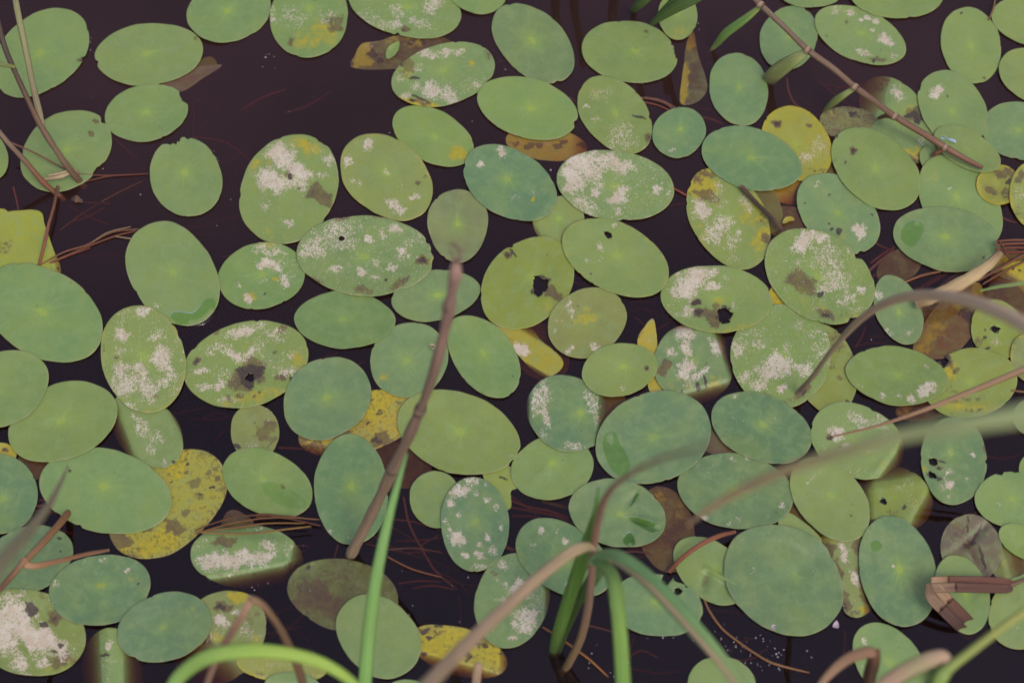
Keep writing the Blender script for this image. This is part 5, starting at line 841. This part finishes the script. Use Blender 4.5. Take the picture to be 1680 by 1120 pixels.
# pine needles and thin red stems on and under the water
NEED = {
 'by the corner reeds': [
  ([(124,285),(176,288),(243,285)], .0015, 3.2, RED), ([(139,298),(180,289),(216,286)], .0012, 3, RUST), ([(166,331),(200,313),(234,297)], -.001, 3, RUST),
  ([(98,378),(130,354),(160,335)], -.002, 2.6, RUST), ([(22,307),(30,344),(29,372)], -.001, 4, L(140,70,60)), ([(136,332),(165,333),(182,334)], -.004, 3, RUST)],
 'sunken below the ragged-topped pad': [
  ([(315,224),(370,234),(412,265)], -.006, 4, RED), ([(317,217),(318,190),(317,166),(334,164)], -.010, 6, L(110,84,50)), ([(319,217),(352,190),(365,163)], -.012, 4, L(110,84,50)),
  ([(187,227),(205,243),(222,260)], -.006, 4, L(120,90,50)), ([(130,420),(170,418),(204,420)], -.009, 3.5, RUST), ([(306,377),(350,365),(392,354)], -.010, 4, RUST), ([(310,385),(350,384),(392,370)], -.012, 4, BRN)],
 'in the red brown bundle above the sickle-puddle pad': [
  ([(64,436),(104,414),(142,402),(183,381),(227,376)], .0018, 4, L(132,84,64)), ([(67,437),(110,419),(150,402),(190,387),(222,379)], .0012, 4, RUST), ([(72,437),(116,418),(148,407)], .0010, 3, RED),
  ([(150,398),(178,381),(215,372)], .0026, 3, L(150,124,104)), ([(190,388),(204,390),(217,392)], .0015, 3, TAN)],
 'in the bundle crossing the needle-crossed crusty pad': [
  ([(318,876),(372,860),(430,850),(482,849),(524,852)], .007, 3, L(146,100,64)), ([(324,872),(380,866),(440,858),(500,858)], .007, 3.5, L(150,108,60)), ([(320,870),(350,858),(400,846),(470,846),(506,851)], .006, 3, RUST),
  ([(420,848),(470,850),(526,862)], .003, 3, RUST), ([(330,873),(372,875),(420,874),(468,868),(510,863)], .0078, 4, L(156,118,58)), ([(400,846),(440,843),(486,850)], .003, 3, RED)],
 'tangled in open water right of the reed foot': [
  ([(640,851),(680,856),(722,869)], -.003, 4, RUST), ([(662,815),(671,858),(692,900),(716,938),(750,966)], -.0025, 5, L(126,74,54)), ([(637,901),(680,899),(726,906)], -.001, 3, L(140,96,70)),
  ([(636,913),(676,933),(726,947)], .0012, 4, L(138,84,60)), ([(688,896),(704,886),(720,877)], -.004, 4, RUST), ([(610,878),(650,900),(690,915)], -.005, 3, RUST), ([(640,862),(676,884),(706,908)], -.006, 3, RUST),
  ([(725,948),(760,958),(800,962)], -.009, 4, RUST), ([(600,891),(660,905),(700,904)], -.003, 2.6, RUST), ([(716,936),(750,954),(772,976)], -.008, 4, RUST), ([(530,860),(570,875),(610,890)], -.006, 3, RUST), ([(826,895),(842,902),(860,906)], -.003, 9, L(110,60,50)), ([(752,976),(756,1000),(757,1026)], -.008, 4, RUST)],
 'between the creased pad and the pale-flecked pad': [
  ([(836,820),(870,832),(902,838),(934,850)], -.003, 5, RED), ([(838,832),(872,838),(912,846),(944,860)], -.004, 5, L(112,64,52)), ([(840,846),(880,848),(930,866)], -.006, 5, RUST), ([(890,822),(912,828),(936,834)], -.004, 8, L(96,92,60)), ([(836,812),(856,826),(880,844)], -.006, 5, RUST)],
 'below the puckered pad': [
  ([(1022,905),(1050,905),(1078,914),(1103,932)], -.0015, 4, L(126,72,56)), ([(1030,900),(1060,902),(1096,914)], -.006, 3, RUST)],
 'around the grass tuft': [
  ([(890,1028),(914,1043),(937,1059),(968,1082),(998,1110)], .001, 5, L(158,104,52)), ([(958,1024),(984,1030),(1010,1037)], -.001, 4, L(120,70,54)), ([(1040,1044),(1036,1060),(1034,1080)], -.008, 4, RUST)],
 'along the water under the largest dark pad': [
  ([(1154,980),(1164,1002),(1184,1030),(1211,1052),(1240,1072),(1270,1088),(1328,1103)], .0012, 5, L(150,106,72)), ([(1160,1000),(1200,1003),(1234,1010)], -.009, 4, RUST), ([(1386,1034),(1386,1056),(1384,1072)], -.006, 4, RUST)],
 'behind the faintly crusted cracked pad': [
  ([(1048,160),(1070,163),(1092,170),(1106,181)], .001, 5, L(120,74,66)), ([(1052,167),(1076,172),(1100,182)], .0008, 4, RED), ([(1060,160),(1086,165),(1110,178)], .0016, 3, L(128,84,70)), ([(1154,192),(1170,197),(1187,204)], -.003, 5, RUST), ([(934,160),(940,163),(948,170)], -.002, 3, RUST)],
 'by the reed joint leaf': [
  ([(1291,128),(1294,150),(1304,170),(1324,183)], -.001, 4, L(126,70,58)), ([(1105,309),(1116,315),(1127,321)], .0015, 5, L(150,72,66)), ([(1302,178),(1314,180),(1330,184)], -.003, 3, RUST), ([(1633,-4),(1630,14),(1622,33)], .003, 4, L(150,110,70))],
 'heaped brown beside the wide puddle pad': [
  ([(1424,446),(1444,428),(1466,410)], -.001, 7, L(118,66,56)), ([(1428,432),(1448,417),(1468,405)], -.0025, 6, RED), ([(1430,455),(1452,440),(1472,428)], -.004, 6, RUST), ([(1484,463),(1512,452),(1544,445)], .0012, 6, L(142,92,68)), ([(1420,470),(1440,466),(1460,470)], -.004, 6, RUST), ([(1530,480),(1560,456),(1590,440)], -.002, 7, RUST), ([(1520,470),(1548,452),(1580,432)], -.004, 7, RED), ([(1500,480),(1530,460),(1552,448)], -.005, 8, RUST),
  ([(1403,571),(1414,552),(1420,534)], -.005, 5, RUST), ([(1430,395),(1446,404),(1466,412)], -.003, 5, RUST), ([(1460,450),(1480,440),(1500,446)], -.005, 5, RUST)],
 'in the red bundle at the side edge': [
  ([(1632,402),(1656,400),(1690,399)], .012, 6, L(132,72,56)), ([(1633,409),(1660,406),(1690,407)], .010, 6, L(120,64,50)), ([(1634,396),(1660,394),(1690,394)], .010, 5, L(142,84,64)), ([(1632,414),(1662,414),(1690,412)], .007, 5, RED),
  ([(1606,460),(1640,440),(1690,412)], .004, 5, L(132,78,58)), ([(1612,466),(1646,446),(1690,424)], .003, 5, RUST), ([(1640,395),(1650,412),(1656,424)], .013, 4, RUST), ([(1660,640),(1674,642),(1690,643)], .003, 4, L(150,108,70)), ([(1634,352),(1650,360),(1668,366)], -.001, 5, L(128,60,50))],
 'faint and sunken in the pond gaps': [
  ([(60,830),(90,826),(112,822)], -.002, 6, L(128,70,56)), ([(64,820),(90,818),(112,812)], -.003, 5, RED), ([(265,683),(300,676),(340,668)], -.010, 5, RUST), ([(353,722),(366,708),(378,696)], -.009, 4, RUST), ([(457,734),(480,735),(501,736)], -.003, 5, L(110,52,54)),
  ([(436,1012),(460,1003),(480,994)], -.010, 4, RUST), ([(470,1024),(500,1046),(516,1072)], -.011, 4, RUST), ([(1032,497),(1056,494),(1082,498)], -.010, 5, RUST), ([(1030,512),(1056,507),(1080,512)], -.011, 5, RUST), ([(938,462),(950,466),(962,468)], -.008, 5, RUST), ([(70,872),(100,870),(126,878)], -.008, 6, RUST), ([(1186,460),(1200,430),(1216,420)], -.012, 4, RUST),
  ([(554,893),(552,903),(548,914)], -.003, 4, RUST)],
}
for where, lst in NEED.items():
    for i, (pp, zz, ww, cc) in enumerate(lst):
        n_ = len(pp)
        pts = [(x, y, zz + (0.0 if zz > 0 else -.002 * (k / (n_ - 1))), ww * .8 * (0.75 if k in (0, n_ - 1) else 1)) for k, (x, y) in enumerate(pp)]
        stick('pine_needle', pts, [cc, tuple(np.array(cc) * .8), cc], bright=1.05, label='thin red brown pine needle ' + where, cat='pine needle', group='pine needles ' + where, sides=6, per=6, lump=.06)
rng = np.random.default_rng(11)
GAPS = [(450,170,70,40),(380,260,60,30),(150,360,40,20),(420,430,20,20),(250,900,50,20),(480,890,40,15),(700,900,50,25),(880,960,20,20),(480,1040,30,30),(1060,1080,50,25),(1230,1070,60,25),(1060,510,30,15),(890,620,10,10),(350,690,30,15),(1180,160,20,30),(1380,140,40,25),(1660,730,20,20),(1580,850,20,15),(1060,900,20,15),(1440,560,20,20),(1120,330,15,20),(720,960,40,40),(90,840,20,8),(560,600,30,4)]
for x, y, sx, sy in GAPS:
    for _ in range(2):
        a = rng.uniform(-.6, .6) + (math.pi if rng.random() < .5 else 0); l = rng.uniform(22, 52)
        cx_, cy_ = x + rng.normal(0, sx * .5), y + rng.normal(0, sy * .5); bend = rng.normal(0, 8); dz = rng.uniform(.004, .011)
        stick('pine_needle', [(cx_ - l * math.cos(a), cy_ - l * math.sin(a), -dz, 2.5), (cx_, cy_ + bend, -dz - .001, 3.2), (cx_ + l * math.cos(a), cy_ + l * math.sin(a), -dz - .002, 2.5)], [RUST, RED, RUST], label='thin red brown pine needle faint and sunken in the pond gaps', cat='pine needle', group='pine needles faint and sunken in the pond gaps', sides=6, per=6, bright=1.1)
# ------------------------------------------------------------------ puddles lying on pads
PENDING = []
def puddle(pts, z, label, dz=.00032):
    q = np.array(pts, float); c = q.mean(0); n = len(q); P = []
    for i in range(n):
        p0, p1, p2, p3 = q[i - 1], q[i], q[(i + 1) % n], q[(i + 2) % n]
        for t in np.arange(6) / 6:
            P.append(0.5 * (2 * p1 + (p2 - p0) * t + (2 * p0 - 5 * p1 + 4 * p2 - p3) * t * t + (3 * p1 - p0 - 3 * p2 + p3) * t ** 3))
    P = np.array(P); m = len(P)
    # spine: pull rings towards a bent centre line so that crescents stay inside their outline
    ang = 0.5 * math.atan2(2 * np.cov(P.T)[0, 1], np.cov(P.T)[0, 0] - np.cov(P.T)[1, 1])
    u = np.array([math.cos(ang), math.sin(ang)]); v = np.array([-u[1], u[0]])
    s, w = (P - c) @ u, (P - c) @ v
    co = np.polyfit(s, w, 2)
    lo, hi = s.min() * .8, s.max() * .8
    sp = np.clip(s * .92, lo, hi)
    spine = c + sp[:, None] * u + np.polyval(co, sp)[:, None] * v
    Z = np.array([zat(*xy) for xy in c + (P - c) * .97])
    Z = np.where(Z > .02, z, Z)
    V, prof = [], [(1.0, 0.0), (.95, .5), (.85, .8), (.6, 1.0), (.0, 1.05)]
    for r, h in prof:
        xy = spine + (P - spine) * r
        V.append(at(xy[:, 0], xy[:, 1], Z * r + z * (1 - r) + dz * h))
    F = []
    for i in range(len(prof) - 1):
        for j in range(m):
            F.append((i * m + j, i * m + (j + 1) % m, (i + 1) * m + (j + 1) % m, (i + 1) * m + j))
    PENDING.append((np.vstack(V), F, c, z, label))
def lay_puddle(V, F, c, z, label):
    V = V + np.array([0, 0, .00012])
    o = mesh_obj('water_puddle', V, F, [M_FILM if 'dished' in label else M_WET if 'fold' in label or 'dent' in label else M_PUD], origin=at(c[0], c[1], z))
    return tag(o, label, 'puddle', 'rain puddles lying on pads')
def zat(x, y):
    """Height of the topmost pad surface at a frame position, from the pads already built."""
    best = 0.0
    dg = DG
    p = at(x, y, 0.0); d = (p - CAM) / np.linalg.norm(p - CAM)
    hit, loc, *_ = scene.ray_cast(dg, CAM.tolist(), d.tolist())
    return loc.z if hit else 0.002
PUDS = [
 ([(1000,708),(1011,710),(1016,725),(1028,744),(1034,762),(1028,779),(1016,780),(1003,769),(993,748),(989,728),(992,714)], (1008,745), 'bean-shaped rain puddle on the largest smooth blue green pad'),
 ([(280,520),(284,512),(296,511),(315,513),(327,503),(336,492),(349,489),(354,503),(345,524),(330,534),(313,535),(294,533)], (318,522), 'sickle-shaped rain puddle at the lower end of a large smooth pad'),
 ([(1481,374),(1490,365),(1502,361),(1516,369),(1513,384),(1505,398),(1496,406),(1480,396),(1478,386)], (1497,384), 'leaf-shaped rain puddle on the wide blue green pad by the brown needles'),
 ([(1448,895),(1445,902),(1438,905),(1431,902),(1428,895),(1431,888),(1438,885),(1445,888)], (1438,895), 'small round rain puddle near the top of the tall blue green pad'),
 ([(428,792),(446,790),(470,798),(492,812),(503,826),(492,834),(470,832),(448,822),(432,806)], (466,812), 'curved shallow rain puddle along the dished green pad'),
 ([(1031,850),(1046,849),(1066,855),(1084,860),(1087,867),(1073,873),(1058,868),(1044,860)], (1062,862), 'long wet fold of rain on the puckered pad'),
 ([(1022,888),(1027,876),(1034,872),(1040,880),(1042,892),(1032,896)], (1033,886), 'small wet dent at the lower rim of the puckered pad'),
 ([(1036,822),(1044,808),(1051,802),(1048,812),(1039,826),(1032,832)], (1042,816), 'thin wet dent at the upper rim of the puckered pad'),
 ([(1543,224),(1549,223),(1556,227),(1566,229),(1569,235),(1562,237),(1552,231),(1545,230)], (1556,230), 'small dark rain puddle on the yellow green pad under the reed'),
]
bpy.context.view_layer.update()
DG = bpy.context.evaluated_depsgraph_get()
zs = [zat(*c) for _, c, _ in PUDS]
found = []
for (pp, c, lb), z in zip(PUDS, zs):
    found.append((pp, z, lb))

for pp, z, lb in found: puddle(pp, z, lb)
for a_ in PENDING: lay_puddle(*a_)

# ------------------------------------------------------------------ pale dust floating on the water
rng = np.random.default_rng(5)
V, F = [], []
def fleck(x, y, s):
    c = at(x, y, .0006); k = len(V); n = rng.integers(4, 7); a0 = rng.uniform(0, 6.28)
    r = s * mpp(c)
    for i in range(n):
        a = a0 + i * 6.283 / n
        V.append(c + np.array([math.cos(a), math.sin(a), 0]) * r * rng.uniform(.6, 1.2))
    V.append(c + np.array([0, 0, r * .4]))
    for i in range(n): F.append((k + i, k + (i + 1) % n, k + n))
for (x, y, sx, sy, n) in ((1230,1065,60,25,60),(1190,1040,60,40,40),(1270,1085,60,20,50),(1000,1090,30,20,20),(1140,40,8,18,22),(356,256,4,9,10),(150,70,6,60,14),(600,250,300,150,24),(650,960,160,80,26),(1080,1040,60,40,18),(1380,780,200,200,14),(440,95,14,14,14),(1640,10,20,4,6),(820,85,8,50,10),(1060,120,60,40,10),(1620,900,30,40,10),(420,960,60,10,14),(312,80,4,24,10),(200,320,120,60,16),(840,420,400,300,30)):
    for _ in range(int(n * .55)):
        fleck(x + rng.normal(0, sx * .6), y + rng.normal(0, sy * .6), rng.choice([.7, .9, 1.2, 1.7], p=[.4, .3, .2, .1]))
tag(mesh_obj('floating_dust', V, F, [M_DUST], origin=(0, 0, 0), smooth=False), kind='stuff')
